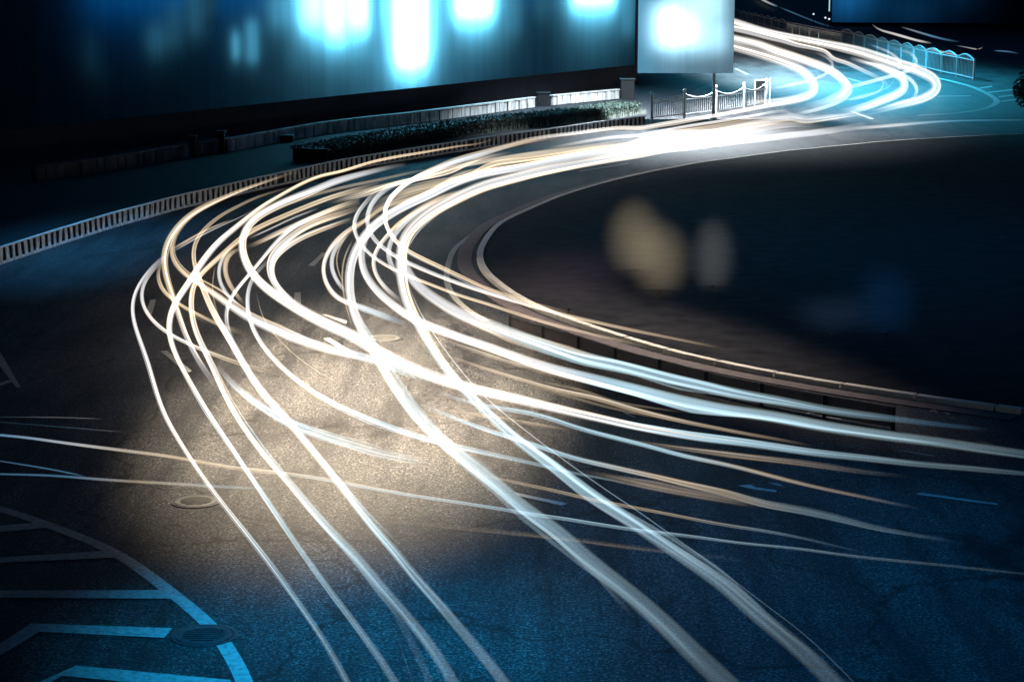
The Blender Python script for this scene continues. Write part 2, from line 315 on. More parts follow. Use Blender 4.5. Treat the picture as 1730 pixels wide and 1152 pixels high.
TRAILS = [
    ('outermost white light trail, first on the left of the bend and lowest left stripe', (5, 6, 6, 9, 12), (1, 1.05, 1, 0.85, 0.62), 'WWWKK',
     '283.3,428.1 272.2,435.7 259.7,446.1 247.2,461.4 236.1,476.7 227.8,490.6 221.5,504.4 220.1,515.6 221.5,529.4 225,543.3 229.9,557.2 233.3,568.1 241.7,586.1 247.9,601.4 253.5,619.4 257.6,638.9 262.5,655.6 269.4,677.8 275.7,697.2 312.5,758.8 331.2,787.9 350,815 368.8,840 391.7,869.2 416.7,900.4 439.6,929.6 506.4,1020.8 526.1,1049.4 543.7,1075.7 563.5,1108.7 576.6,1132.8 587.6,1152.6 596.4,1172.3'),
    ('hair thin white trail behind the left fat trail with a broken upper tip', (3, 2, 1.5), (0.8, 0.7, 0.3), 'WWW',
     '290.3,426.2 305.6,417.2 322.2,407.5 347.2,394.3 363.9,386 391.7,373.5 411.1,365.8 433.3,350.6'),
    ('thin cream trail doubled just above the hair thin white one at the left', (4, 4, 3), (0.8, 0.7, 0.3), 'CCC',
     '288.9,422.1 308.3,411.7 327.8,399.2 355.6,385.3 380.6,375.6 397.2,369.3'),
    ('white light trail twinned with the outermost one, then swinging right across the cream lit asphalt', (6, 6, 6, 7, 8), (1, 1.05, 0.9, 0.5, 0.2), 'WWWCC',
     '283.3,430.8 272.2,441.9 259.7,453.1 247.2,466.9 238.9,479.4 234.4,493.3 234,504.4 237.5,516.9 245.8,530.8 255.6,541.9 268.1,553.1 280.6,561.4 288.9,568.1 308.3,575.7 325,584 338.9,589.6 356.9,596.5 373.6,602.8 394.4,609.7 408.3,616.7 437.5,623.6 458.3,627.8 477.8,633.3'),
    ('cream light trail crossing low before the striped fence, then dropping steeply through the bundle', (3, 5, 9, 9, 8, 8, 9), (0.35, 0.6, 0.85, 0.9, 0.85, 0.8, 0.7), 'CCCCCWW',
     '505.6,288.1 483.3,295 455.6,304.7 427.8,314.4 422.2,315.8 402.8,323.5 380.6,332.5 359.7,342.2 338.9,351.9 318.1,364.4 302.8,378.3 290.3,393.6 280.6,408.9 275,429.7 273.6,440.6 275.7,455.8 279.9,469.7 284.7,483.6 290.3,498.9 295.8,512.8 300,528.1 305.6,541.9 308.3,558.3 316.7,575 323.6,588.9 331.9,605.6 340.3,619.4 350,633.3 359.7,645.8 370.8,659.7'),
    ('broad cream to white trail looping under the left fat one, then running right', (4, 7, 9, 14, 16, 14, 13, 12), (0.4, 0.8, 0.9, 1, 1, 0.95, 0.9, 0.7), 'CCCWWWKK',
     '338.9,354.7 319.4,370 302.8,385.3 291.7,400.6 286.1,417.2 286.1,429.7 286.1,433.6 291.7,444.7 300,454.4 309.7,462.8 320.8,469.7 336.1,479.4 350,487.8 366.7,498.9 383.3,512.8 397.2,522.5 413.9,532.2 425,540.6 441.7,547.5 462.5,554.4 469.4,559.7 497.2,570.8 519.4,579.2 538.9,586.1 559.7,591.7 580.6,595.8 601.4,600 622.2,603.5 641.7,609.7 658.3,619.4 677.8,627.8 697.2,633.3 713.9,638.9 738.9,644.4'),
    ('thin double cream loop inside the twin white trails at the left edge of the bend', (3, 6, 6, 5, 8, 9), (0.6, 0.6, 0.65, 0.5, 0.5, 0.2), 'CCCCCC',
     '277.8,433.6 268.1,446.1 262.5,457.2 261.8,469.7 266.7,482.2 275,493.3 284.7,504.4 300,512.8 318.1,522.5 331.9,530.8 345.8,537.8 366.7,547.5 387.5,555.8 405.6,561.1 418.1,565.3'),
    ('fat white trail left on the bend, third stripe from the right at the bottom', (3, 5, 7, 11, 13, 12, 13, 15, 17, 19), (0.25, 0.5, 0.9, 1.05, 1.05, 1, 0.95, 0.85, 0.72, 0.6), 'CCCWWWKKKK',
     '500,314.4 483.3,318.6 462.5,324.2 444.4,329.7 427.8,335.3 413.9,342.2 400,350.6 380.6,358.2 363.9,370 350,381.1 338.9,392.2 329.2,404.7 323.6,417.2 323.6,429.7 324.3,437.8 327.8,451.7 333.3,465.6 341.7,480.8 344.4,493.3 350,507.2 355.6,519.7 363.9,535 373.6,550 386.1,566.7 394.4,583.3 400,595.8 412.5,616.7 422.2,633.3 433.3,650 445.8,668.1 458.3,684.7 470.8,690 487.5,710.8 508.3,737.9 529.2,760.8 550,787.9 568.8,810.8 591.7,840 616.7,873.3 637.5,898.3 666.7,930.7 690.8,961.5 712.8,987.9 739.2,1016.4 763.3,1045 787.5,1073.5 809.5,1099.9 831.4,1126.2 851.2,1150.4 862.2,1168'),
    ('fattest white trail of the bend, sweeping down then far right past the lane dash', (6, 11, 11, 13, 18, 20, 19, 17, 14, 12, 14, 13, 11, 10, 9, 5), (0.6, 1, 1, 1.05, 1.1, 1.1, 1.05, 1, 0.95, 0.9, 0.85, 0.75, 0.6, 0.45, 0.35, 0.25), 'WWWWWWWWWWKKKKKB',
     '685,277.6 657.2,282.8 629.4,289.7 594.7,298.4 560,308.8 525,324.2 504.2,331.1 483.3,339.4 462.5,349.2 445.8,357.5 430.6,367.2 420.8,375.6 412.5,388.1 406.9,401.9 405.6,415.8 408.3,429.7 409.7,433.6 415.3,447.5 422.2,460 430.6,471.1 444.4,483.6 458.3,494.7 476.4,505.8 494.4,515.6 511.1,526.7 527.8,536.4 545.8,544.7 563.9,553.1 580.6,560 608.3,572.2 625,586.1 634.7,591.7 655.6,604.2 683.3,615.3 711.1,629.2 738.9,638.9 766.7,647.2 794.4,656.9 816.7,661.1 940,689.6 981.7,700 1023.3,708.3 1065,718.8 1106.7,726 1148.3,733.3 1190,739.6 1231.7,743.8 1280,750.2 1332.1,758 1384.2,765.8 1462.3,773.6 1540.4,782.8 1618.5,789.3 1730,799.7 1800.8,806.2'),
    ('long trail before the striped fence that ends as second stripe at bottom left', (2, 4, 5, 6, 10, 10, 7, 6, 7, 10, 12, 14), (0.3, 0.7, 0.85, 0.9, 1, 1.05, 1, 1, 0.95, 0.85, 0.72, 0.58), 'CCCCWWWWKKKK',
     '847.5,230.4 801.7,245 785.7,245.5 751,251.5 716.2,257.6 664.2,266.3 620.8,275.8 594.7,284.5 560,294.1 552.8,293.6 525,303.3 500,315.1 475,329.7 455.6,340.8 434.7,353.3 427.8,361.7 413.9,370 400,383.9 384.7,395 369.4,407.5 356.9,420 351.4,430.8 338.9,444.7 331.9,455.8 325,471.1 315.3,485 302.8,498.9 293.1,512.8 286.1,528.1 282.6,541.9 281.9,555.8 284.7,566.7 288.9,583.3 295.8,600 304.2,615.3 313.9,631.9 323.6,648.6 333.3,665.3 343.1,683.3 352.8,698.6 366.7,719.2 383.3,742.1 400,769.2 416.7,794.2 433.3,819.2 450,844.2 466.7,869.2 483.3,894.2 500,917.1 510.7,932.9 532.7,963.7 554.7,994.4 576.6,1023 598.6,1051.5 620.6,1082.3 642.5,1113 660.1,1139.4 671.1,1159.2 682.1,1176.7'),
    ('broad cream trail under the fattest one, becoming the thick frayed stripe at the bottom', (7, 8, 8, 7, 9, 9, 10, 13, 16, 18, 20), (0.75, 0.75, 0.8, 0.9, 1, 1, 0.95, 0.9, 0.82, 0.7, 0.58), 'CCCCWWWKKKK',
     '640,310.3 608.3,318.6 580.6,326.9 552.8,335.3 525,346.4 497.2,357.5 469.4,370 448.6,378.3 430.6,388.1 413.9,396.4 394.4,414.2 380.6,425.3 366.7,439.2 350,453.1 336.1,464.2 325,475.3 321.5,487.8 320.8,498.9 322.2,515.6 322.2,532.2 325,546.1 325,550 333.3,568.1 343.1,586.1 351.4,602.8 359.7,619.4 366.7,636.1 372.2,650 380.6,669.4 391.7,690 408.3,717.1 429.2,746.2 450,773.3 466.7,792.1 483.3,808.8 500,829.6 518.8,852.5 539.6,875.4 560.4,898.3 596.4,932.9 620.6,961.5 642.5,990.1 666.7,1016.4 690.8,1045 712.8,1071.3 732.6,1097.7 750.2,1124 765.5,1151.9 774.3,1168'),
    ('slim white inner loop hanging between the two fat trails at the left of the bend', (4, 6, 6, 5), (0.8, 1, 0.95, 0.7), 'CWWW',
     '394.4,414.2 383.3,422.5 372.2,436.4 366,451.7 365.3,465.6 368.8,479.4 375,491.9 384.7,501.7 397.2,514.2 408.3,521.1'),
    ('cream inner loop just right of the slim white one, left of the fat sweeping trail', (5, 8, 7, 5), (0.8, 0.85, 0.8, 0.5), 'CCCC',
     '405.6,420 390.3,418.3 381.9,429.4 375.7,444.7 375.7,458.6 380.6,472.5 387.5,483.6 394.4,493.3 405.6,507.2 413.9,515.6'),
    ('hair thin cream pair left of the slim white inner loop', (2, 2.5, 2), (0.5, 0.5, 0.3), 'CCC',
     '363.9,448.9 359.7,458.6 356.9,472.5 358.3,487.8 355.6,498.9 359.7,512.8 366.7,529.4 373.6,543.3'),
    ('white trail crossing others diagonally down left from the cream band', (7, 8, 8, 6, 6, 7, 8), (0.85, 0.9, 1, 1, 1, 0.95, 0.8), 'CCWWWWK',
     '608.3,342.2 573.6,351.9 545.8,361.7 518.1,372.8 497.2,381.1 483.3,392.2 469.4,406.1 455.6,421.4 437.5,444.7 427.8,457.2 413.9,469.7 408.3,480.8 394.4,493.3 384.7,503.1 380.6,515.6 379.9,528.1 379.2,541.9 380.6,555.8 386.1,569.7 394.4,579.2 405.6,598.6'),
    ('white trail dropping beside the lane dash, then running right as a bluish line', (5, 7, 8, 8, 9, 9, 8, 6, 4, 3), (0.9, 1, 1, 0.95, 0.9, 0.85, 0.7, 0.55, 0.45, 0.25), 'WWWWKKKKKK',
     '458.3,436.4 445.8,447.5 431.9,458.6 423.6,468.3 418.1,482.2 415.3,501.7 416.7,518.3 418.1,532.2 420.8,546.1 422.2,550 431.9,568.1 444.4,586.1 458.3,604.2 473.6,619.4 488.9,631.9 505.6,645.8 525,659.7 545.8,672.2 566.7,683.3 587.5,693.1 608.3,701.4 640.8,715 665.8,723.3 688.8,731.7 709.6,737.9 736.7,744.6 786.7,757.7 828.3,766 870,775.4 901.2,781.7 932.5,790 967.1,798.8 998.3,804 1033.8,811.2 1075.4,819.6'),
    ('white outer strand of the second bend bundle, passing over the top of the lane dash', (6, 7, 7, 7, 8), (0.7, 0.85, 1, 1, 0.8), 'CCWWW',
     '594.4,370 566.7,379.7 538.9,389.4 511.1,400.6 490.3,411.7 472.2,426.7 458.3,436.4 454.2,447.5 455.6,460 459.7,472.5 468.1,486.4 476.4,496.1 488.9,505.8 505.6,516.9'),
    ('cream strand beside the white outer strand of the second bend bundle', (7, 8, 8, 9, 10), (0.7, 0.8, 0.95, 1, 0.8), 'CCWWW',
     '608.3,350.6 587.5,358.9 559.7,365.8 531.9,375.6 511.1,385.3 494.4,397.8 477.8,411.7 463.9,421.1 454.2,432.2 450,446.1 450.7,460 455.6,472.5 462.5,483.6 473.6,494.7 486.1,504.4 502.8,514.2 518.1,525.3'),
    ('slim white loop left of the middle fat trail, starting by the upper lane dash', (7, 7, 7, 6, 7, 9, 10, 9), (0.7, 0.8, 0.95, 1, 1, 0.95, 0.85, 0.5), 'CCWWWWKK',
     '640,360.3 615.3,372.8 594.4,385.3 580.6,393.6 569.4,404.7 561.1,415.8 555.6,422.5 547.2,433.6 543.1,446.1 543.1,458.6 545.8,472.5 551.4,485 559.7,496.1 570.8,507.2 583.3,516.9 600,510 612.5,518.3 618.1,519.7 634.7,530.8 655.6,536.4 677.8,543.3 697.2,551.7'),
    ('white loop between the slim loop and the middle fat trail', (6, 7, 7, 6), (0.8, 0.95, 1, 0.9), 'CWWW',
     '594.4,388.1 580.6,401.9 566.7,415.6 558.3,428.1 555.6,440.6 556.9,454.4 561.1,466.9 568.1,478.1 576.4,486.4 586.1,496.1'),
    ('thin cream strand nested in the middle loops, left one of the thin set', (2.5, 2.5, 2.5), (0.6, 0.6, 0.5), 'CCC',
     '586.1,399.2 575,408.9 570.8,418.3 565.3,430.8 563.9,443.3 566.7,455.8 575,469.7 580.6,479.4'),
    ('thin cream strand nested in the middle loops, right one of the thin set', (3, 3, 2.5), (0.6, 0.6, 0.5), 'CCC',
     '597.2,403.3 584.7,422.8 579.2,433.6 577.1,448.9 576.7,465.6 577.8,482.2 579.2,498.9 581.9,512.8 590.3,535 595.8,554.4'),
    ('fat white trail mid bend, running to the bottom edge as its broadest stripe', (8, 10, 11, 11, 12, 14, 14, 14, 14, 17, 19, 22, 24, 28, 32, 36), (0.8, 0.9, 1, 1, 1, 1.05, 1.1, 1.05, 1, 0.95, 0.9, 0.82, 0.75, 0.68, 0.6, 0.5), 'WWWWWWWWWKKKKKKK',
     '1375.1,206.4 1323.1,211.6 1271,216.8 1201.5,227.2 1132.1,237.6 1080,249.8 1010,259.6 968.3,265.8 926.7,274.2 885,282.5 843.3,288.8 801.7,297.1 760,311.7 725,329.7 697.2,340.8 669.4,354.7 648.6,367.2 634.7,376.9 620.8,390.8 611.1,403.3 602.8,417.2 597.2,430.8 590.3,446.1 588.2,462.8 588.9,479.4 590.3,496.1 591.7,512.8 597.2,529.4 604.2,546.1 609.7,560 616.7,566.7 627.8,586.1 638.9,608.3 652.8,630.6 663.9,650 677.8,668.1 691.7,688.9 705.6,705.6 709.6,710.8 732.5,731.7 755.4,752.5 778.3,771.2 807.5,794.2 838.8,817.1 870,846.2 901.2,871.2 932.5,890 940,893.5 965,919.6 1002.5,952.9 1035.8,980 1065,1002.9 1130,1061 1171.7,1102.7 1223.8,1151.3 1244.6,1172.1'),
    ('innermost fat white trail on the bend, dropping straight to the bottom right of the road', (10, 11, 12, 13, 14, 16, 17, 15, 14, 16, 18, 19, 21, 24, 27, 30), (0.8, 0.9, 1, 1, 1.05, 1.05, 1.05, 1, 0.95, 0.9, 0.85, 0.78, 0.7, 0.64, 0.58, 0.5), 'WWWWWWWWKKKKKKKK',
     '1461.9,211.6 1380,223.8 1323.1,229.8 1288.3,234.2 1218.9,241.1 1166.8,248.1 1114.7,253.3 1072.5,261.7 1030.8,267.9 989.2,275.2 947.5,282.5 905.8,290.8 864.2,301.2 822.5,311.7 791.2,324.2 752.8,343.6 725,358.9 704.2,375.6 690.3,388.1 680.6,403.3 675.7,417.2 675.7,423.9 676.1,444.7 676.4,465.6 680.6,493.3 688.9,515.6 697.2,535 708.3,550.3 719.4,570.8 733.3,594.4 747.2,615.3 761.1,633.3 776.4,650 791.7,665.3 805.6,679.2 822.2,697.2 838.8,710.8 859.6,731.7 886.7,752.5 911.7,771.2 940,790.4 971.2,817.5 1002.5,840.4 1033.8,861.2 1065,880 1090,896.7 1117.1,915.4 1148.3,936.2 1179.6,957.1 1221.2,986.2 1268.9,1029.8 1321,1071.4 1366.1,1109.6 1407.8,1151.3 1428.6,1172.1'),
    ('fat white trail branching right off the innermost one, uppermost thick line towards the right edge', (12, 16, 20, 19, 18, 17, 16, 14, 12, 8, 5), (1, 1.05, 1, 0.95, 0.85, 0.75, 0.65, 0.55, 0.42, 0.25, 0.08), 'WWWKKKKKKBB',
     '686.1,395 677.8,412.8 679.2,437.8 684.7,458.6 694.4,472.5 705.6,485 725,498.9 745.8,512.8 766.7,526.7 794.4,537.8 800,539.6 841.7,556.2 883.3,570.8 925,585.4 966.7,600 1008.3,612.5 1023.3,612.5 1065,622.9 1106.7,633.3 1148.3,643.8 1190,652.1 1231.7,662.5 1280,670.8 1332.1,679.9 1384.2,690.3 1436.2,698.1 1488.3,704.6 1540.4,711.1 1592.5,717.7 1644.6,722.9 1696.7,728.1'),
    ('fat white trail curving off the middle fat one, second thick line towards the right edge', (8, 12, 14, 14, 16, 18, 19, 18, 18, 17, 16, 15, 13), (0.9, 1, 1.05, 1.05, 1, 0.95, 0.88, 0.8, 0.7, 0.62, 0.52, 0.42, 0.28), 'WWWWWKKKKKKKB',
     '648.6,367.2 631.9,381.1 619.4,395 612.5,408.9 608.3,423.9 608.3,444.7 615.3,465.6 630.6,486.4 648.6,504.4 669.4,519.7 686.1,532.2 705.6,545.4 731.9,552.8 759.7,563.9 787.5,573.6 815.3,583.3 831.2,587.5 862.5,600 904.2,614.6 945.8,627.1 981.7,635.4 1023.3,645.8 1065,656.2 1106.7,666.7 1148.3,677.1 1190,685.4 1231.7,693.8 1280,699.4 1332.1,708.5 1384.2,719 1436.2,726.8 1488.3,734.6 1540.4,741.1 1592.5,747.6 1644.6,755.4 1730,767.1 1800.8,776.8'),
    ('slim white loop between the middle fat trail and the innermost one', (4, 7, 6, 6, 7), (0.8, 0.85, 1, 1, 0.8), 'CCWWW',
     '725,347.8 697.2,360.3 677.8,375.6 659.7,392.2 645.8,407.5 633.3,422.5 627.8,433.6 626.4,446.1 629.2,458.6 636.1,471.1 645.8,482.2 658.3,494.7 672.2,505.8 683.3,512.8'),
    ('short white loop touching the left side of the innermost fat trail', (6, 8, 8, 8), (0.8, 0.95, 1, 0.9), 'CWWW',
     '752.8,332.5 711.1,353.3 688.9,371.4 669.4,390.8 659.7,403.3 654.2,415.8 650.7,430.8 654.2,441.9 659.7,451.7 668.1,461.4 677.8,472.5'),
    ('cream crossing trail, uppermost of the three slim lines over the kerb', (4, 6, 9, 9, 7, 6, 6, 6, 5, 5, 4), (0.6, 0.8, 1, 1, 1, 0.9, 0.8, 0.7, 0.6, 0.4, 0.15), 'CCWWWWCCCCC',
     '947.5,230.4 885,240.8 843.3,251.2 801.7,263.8 760,276.2 738.9,285.3 718.1,293.6 697.2,303.3 680.6,314.4 666.7,325.6 655.6,338.1 648.6,351.9 647.2,364.4 648.6,378.3 654.2,390.8 663.9,403.3 669.4,413.5 688.9,424.6 711.1,436.4 738.9,448.9 766.7,462.8 794.4,473.9 800,480.2 841.7,493.8 872.9,504.2 900,512.5 945.8,524 987.5,533.3'),
    ('white crossing trail, middle of the three slim lines over the kerb with a frayed tail', (8, 8, 7, 6, 6, 6, 6, 5, 5, 4, 4), (0.8, 1, 1, 1, 0.95, 0.9, 0.85, 0.75, 0.55, 0.4, 0.2), 'WWWWWWCCCCC',
     '697.2,301.9 669.4,309.6 658.3,315.1 645.8,323.5 634.7,332.5 626.4,343.6 620.8,356.1 617.4,370 618.1,383.9 625,397.8 636.1,412.8 645.8,418.3 655.6,425.3 666.7,433.9 677.8,439.2 690.3,444.7 711.1,453.1 738.9,465.6 766.7,475.3 794.4,485 800,487.5 841.7,500 883.3,512.5 914.6,520.8 945.8,530.2 987.5,539.6 1029.2,549 1091.7,562.5 1160,576 1237.5,591.7'),
    ('cream crossing trail, lowest of the three slim lines over the kerb', (7, 7, 6, 5, 5, 5, 5, 5, 5, 4), (0.8, 1, 1, 0.9, 0.8, 0.7, 0.65, 0.55, 0.4, 0.12), 'WWWCCCCCCC',
     '645.8,317.2 625,329.7 625,336.7 611.1,349.2 600,361.7 594.4,375.6 594.4,388.1 598.6,399.2 605.6,408.9 612.5,420.4 623.6,430.8 641.7,441.9 655.6,451.7 676.4,461.4 713.9,475.3 738.9,485 766.7,496.1 794.4,505.8 800,506.2 841.7,518.8 883.3,533.3 925,545.8 966.7,556.2 1008.3,566.7 1050,575 1112.5,591.7'),
    ('cream strand in the main band just below the white edge of the striped fence', (5, 7, 7, 6), (0.5, 0.6, 0.65, 0.6), 'CCCC',
     '1072.5,234.6 1010,245 947.5,253.3 885,261.7 822.5,272.1 760,284.6 725,297.8 683.3,306.1 641.7,315.8 608.3,325.6 580.6,332.5 552.8,342.2'),
    ('pale broad strand along the middle of the main band', (10, 11, 10, 8), (0.75, 0.7, 0.65, 0.6), 'WCCC',
     '1340.4,202.9 1271,208.1 1201.5,218.5 1132.1,227.2 1080,237.6 1072.5,242.9 1010,251.2 947.5,260.6 885,270 822.5,280.4 794.4,300.6 752.8,307.5 711.1,315.8 669.4,328.3 641.7,339.4 622.2,353.3'),
    ('grey cream strand under the fattest white trail by the striped fence', (3, 5, 5, 4), (0.35, 0.4, 0.45, 0.4), 'CCCC',
     '725,285.3 683.3,294.3 641.7,304 608.3,310.3 566.7,320 538.9,326.9 511.1,336.7 483.3,347.8'),
    ('pale cream strand in the upper main band above the dark wedge', (5, 7, 7, 4), (0.6, 0.7, 0.7, 0.5), 'CCCC',
     '864.2,257.5 801.7,270 766.7,289.4 725,299.2 683.3,307.5 641.7,318.6 622.2,329 580.6,337.4 547.2,347.1'),
    ('tan strand in the main band above the inner fat trails', (6, 8, 8, 6), (0.5, 0.5, 0.5, 0.4), 'CCCC',
     '885,274.2 822.5,285.6 760,300.2 752.8,313.1 711.1,322.1 683.3,329.7 662.5,338.8 627.8,356.1 600,370'),
    ('cream strand low in the main band with a blunt upper end', (6, 6, 6), (0.65, 0.75, 0.6), 'CCC',
     '738.9,322.8 697.2,333.2 662.5,345.7 634.7,356.1 608.3,381.1 587.5,395'),
    ('straight cream trail running left into the fattest white trail above a black gap', (7, 7, 7), (0.75, 0.8, 0.8), 'CCC',
     '608.3,336.7 580.6,345.7 552.8,356.8 525,368.6 500,380.4 469.4,395 441.7,407.5 416.7,418.6'),
    ('thin white edge line under the broad cream trail in the left of the band', (2.5, 3, 3), (0.5, 0.7, 0.7), 'CWW',
     '538.9,351.9 497.2,367.2 455.6,387.4 418.1,404'),
    ('cream sliver along the inner fat trail with a blunt top end', (5, 8, 8, 5), (0.5, 0.7, 0.7, 0.5), 'CCCC',
     '786.1,321.4 752.8,331.1 725,343.6 700,357.5 683.3,371.4 662.5,390.8'),
    ('thin white line along the right rim of the innermost fat trail', (2, 2.5, 2.5, 2), (0.3, 0.6, 0.7, 0.6), 'CWWW',
     '752.8,354.7 725,372.8 705.6,389.4 694.4,406.1 687.5,422.8 684.7,428.1'),
    ('long white trail at the foot of the white picket fence, joining the tightest far curve', (5, 6, 7, 6, 5), (0.9, 0.9, 0.9, 0.8, 0.6), 'WWWWC',
     '1366.5,163.9 1323.1,174.3 1271,183.8 1218.9,193.4 1166.8,202 1114.7,210.7 1080,216.8 1051.7,215.8 1010,220 968.3,225.8 926.7,230.4 885,237.1 837.1,250.2'),
    ('pale trail under the one at the foot of the picket fence, above the teal streak', (4, 5, 6, 5), (0.8, 0.8, 0.8, 0.4), 'WWWC',
     '1340,193.8 1323.1,188.2 1271,196 1218.9,204.7 1166.8,212.5 1114.7,222 1080,229 1030.8,232.5 968.3,242.9 905.8,255.4'),
    ('wide hazy white strand on the far right of the main band', (8, 13, 13, 10), (0.3, 0.55, 0.6, 0.4), 'WWWC',
     '1409.9,216.8 1340.4,215.1 1288.3,222 1218.9,232.4 1149.4,241.1 1080,253.3 1030.8,261.7 968.3,272.1'),
    ('hazy white strand across the mouth of the far curve', (6, 10, 10, 8), (0.3, 0.5, 0.5, 0.3), 'WWWW',
     '1490.3,195.3 1445.2,193.8 1400.1,199.8 1355,204.3 1340.4,199.4 1253.6,215.1 1184.2,227.2'),
    ('tightest white curve of the far bend, nearest the notice board', (9, 10, 11, 12, 11, 9), (0.7, 0.75, 0.8, 0.8, 0.8, 0.75), 'WWWWWW',
     '1142.8,53.3 1240,79.7 1281.7,91.5 1323.3,105.4 1351.1,117.2 1365,128.3 1373.3,139.4 1376.8,149.2 1373.3,157.5 1358.1,164.4 1330.3,170.7 1281.7,175.6 1240,179.7'),
    ('second white curve of the far bend with a fat tip', (9, 10, 11, 11, 10, 8), (0.8, 0.8, 0.85, 0.85, 0.8, 0.6), 'WWWWWW',
     '1142.8,39.4 1240,65.8 1281.7,75.6 1309.4,86 1337.2,95 1365,104.7 1385.8,111.7 1406.7,121.4 1420.6,132.5 1430.3,143.6 1428.9,151.9 1417.8,161.7 1399.7,170 1378.9,176.9 1337.2,182.5'),
    ('thin white curve hugging the second far curve on its right', (3, 5, 5, 4), (0.7, 0.8, 0.8, 0.6), 'WWWW',
     '1410.8,122.8 1424.7,131.1 1434.4,139.4 1439.3,149.2 1435.8,158.9 1426.1,167.2 1413.6,174.2 1385.1,184 1362.5,189.2 1340,193.8'),
    ('white far road trail running below the white posts into a slim curve', (8, 8, 8, 5, 5, 5), (0.85, 0.85, 0.85, 0.8, 0.8, 0.7), 'WWWWWW',
     '1142.8,24.2 1240,47.8 1267.8,54 1295.6,61.7 1323.3,68.6 1344.2,75.6 1371.9,81.1 1399.7,89.4 1403.1,97.6 1430.2,106.6 1452.7,117.1 1475.3,127.6 1490.3,135.1 1499.3,144.2 1501.6,153.2 1499.3,162.2'),
    ('outermost fat white curve of the far bend, in front of the arched fence', (7, 8, 8, 9, 12, 13, 12, 10, 6), (0.85, 0.9, 0.9, 0.9, 0.9, 0.9, 0.85, 0.8, 0.6), 'WWWWWWWWW',
     '1142.8,7.5 1240,36.7 1281.7,49.9 1323.3,60.3 1365,68.6 1406.7,76.9 1448.3,86.7 1467.8,92.9 1490.3,99.8 1512.8,107.3 1535.4,114.1 1557.9,123.1 1574.4,132.1 1582.7,142.7 1580.5,153.2 1568.4,162.2 1550.4,169.7 1520.3,177.2 1497.8,183.2 1475.3,189.2 1452.7,192.3'),
    ('fat white curve of the far bend, next inside the outermost one', (5, 6, 10, 11, 11, 10, 7), (0.8, 0.8, 0.9, 0.9, 0.9, 0.85, 0.7), 'WWWWWWW',
     '1436.2,98.3 1460.2,105.1 1482.8,111.8 1497.8,118.6 1512.8,124.6 1525.6,133.6 1529.4,144.2 1524.9,153.2 1509.8,162.2 1490.3,169.7 1467.7,178.7 1437.7,186.2 1415.1,189.2'),
    ('slim white curve between the two fat far curves', (4, 5, 5, 4), (0.7, 0.8, 0.8, 0.7), 'WWWW',
     '1469.2,103.6 1490.3,111.1 1520.3,123.9 1535.4,132.1 1547.4,144.2 1550.4,153.2 1547.4,162.2 1535.4,169.7'),
    ('thin pale loop rising in front of the arched fence, left one', (3, 4, 4), (0.3, 0.6, 0.7), 'BWW',
     '1464.7,73.5 1479.8,79.5 1502.3,88.6 1515.8,97.6 1521.8,106.6 1520.3,115.6 1515.8,121.6'),
    ('right thin loop before the arched fence, running on as a straight white line', (3, 4, 5, 5, 5), (0.3, 0.6, 0.8, 0.8, 0.6), 'BWWWW',
     '1490.3,76.5 1521.8,85.5 1538.4,90.1 1548.9,100.6 1549.6,109.6 1542.9,114.9 1527.9,123.1 1505.3,129.1 1482.8,135.1 1460.2,141.2 1439.2,146.4 1415.1,150.2'),
    ('small white hook above the second far curve, running on left as a straight thin line', (4, 4, 4, 4), (0.5, 0.7, 0.7, 0.5), 'WWWW',
     '1378.9,89.4 1390,93.6 1403.9,101.9 1408.8,110.3 1405.3,118.6 1392.8,126.9 1371.9,135.3 1337.2,143.6 1299.7,150.6'),
    ('thin blue white squiggle inside the far bend, outer one', (2, 3, 3), (0.3, 0.5, 0.6), 'BBW',
     '1512.8,129.1 1509.8,139.7 1499.3,148.7 1485.8,154.7 1467.7,159.2 1436.2,166.7'),
    ('thin blue white squiggle inside the far bend, inner one', (3, 3, 3), (0.5, 0.6, 0.6), 'WWW',
     '1491,135.1 1493.3,144.2 1488.8,153.2 1472.3,159.9 1448.2,166.7 1424.2,169'),
    ('white edge trail leaving the far bend to the right picture edge above the dark island', (7, 6, 3, 2), (0.4, 0.5, 0.35, 0.15), 'WWBB',
     '1400,222 1440,218 1500,213 1600,205 1730,203'),
    ('short white trail beyond the arched fence, brightest of those far lines', (2, 3.5, 2.5), (0.6, 0.9, 0.7), 'WWW',
     '1473.4,41.7 1483.8,50.3 1502.9,55.6 1527.2,62.5 1551.5,69.4 1575.8,73.8'),
    ('dim blue white trail above the bright short one beyond the arched fence', (2, 3, 2), (0.4, 0.5, 0.1), 'WBB',
     '1522,46 1542.8,52.1 1565.4,59 1594.9,66.8 1626.2,72'),
    ('white line just over the tops of the last arches of the fence', (2, 2.5, 2), (0.5, 0.8, 0.6), 'WWW',
     '1560.2,81.6 1586.2,86.8 1612.3,92.9 1626.2,95.8'),
    ('thin hooked pale line at far upper right with an upturned end', (1, 1.5, 1.5), (0.3, 0.5, 0.5), 'BWW',
     '1614,77.3 1634.9,80.7 1655.7,85.1 1660,83.3 1661.2,79'),
    ('faint short blue line nearest the upper right picture edge', (1.5, 2, 1), (0.4, 0.4, 0.1), 'BBB',
     '1678.3,85.9 1693.9,86.8 1711.2,88.5 1723.4,92'),
    ('short pale trail at the very top edge of the picture beyond the arched fence', (3, 3, 2), (0.7, 0.6, 0.5), 'WWB',
     '1277.2,-6.9 1287.6,0 1301.5,6.9 1315.4,12.2'),
    ('dim blue line trailing on from the pale one at the top edge', (2, 2, 2), (0.35, 0.25, 0.1), 'BBB',
     '1315.4,12.2 1344.9,24.3 1371,34.7 1391.8,42.5 1412.6,46.9'),
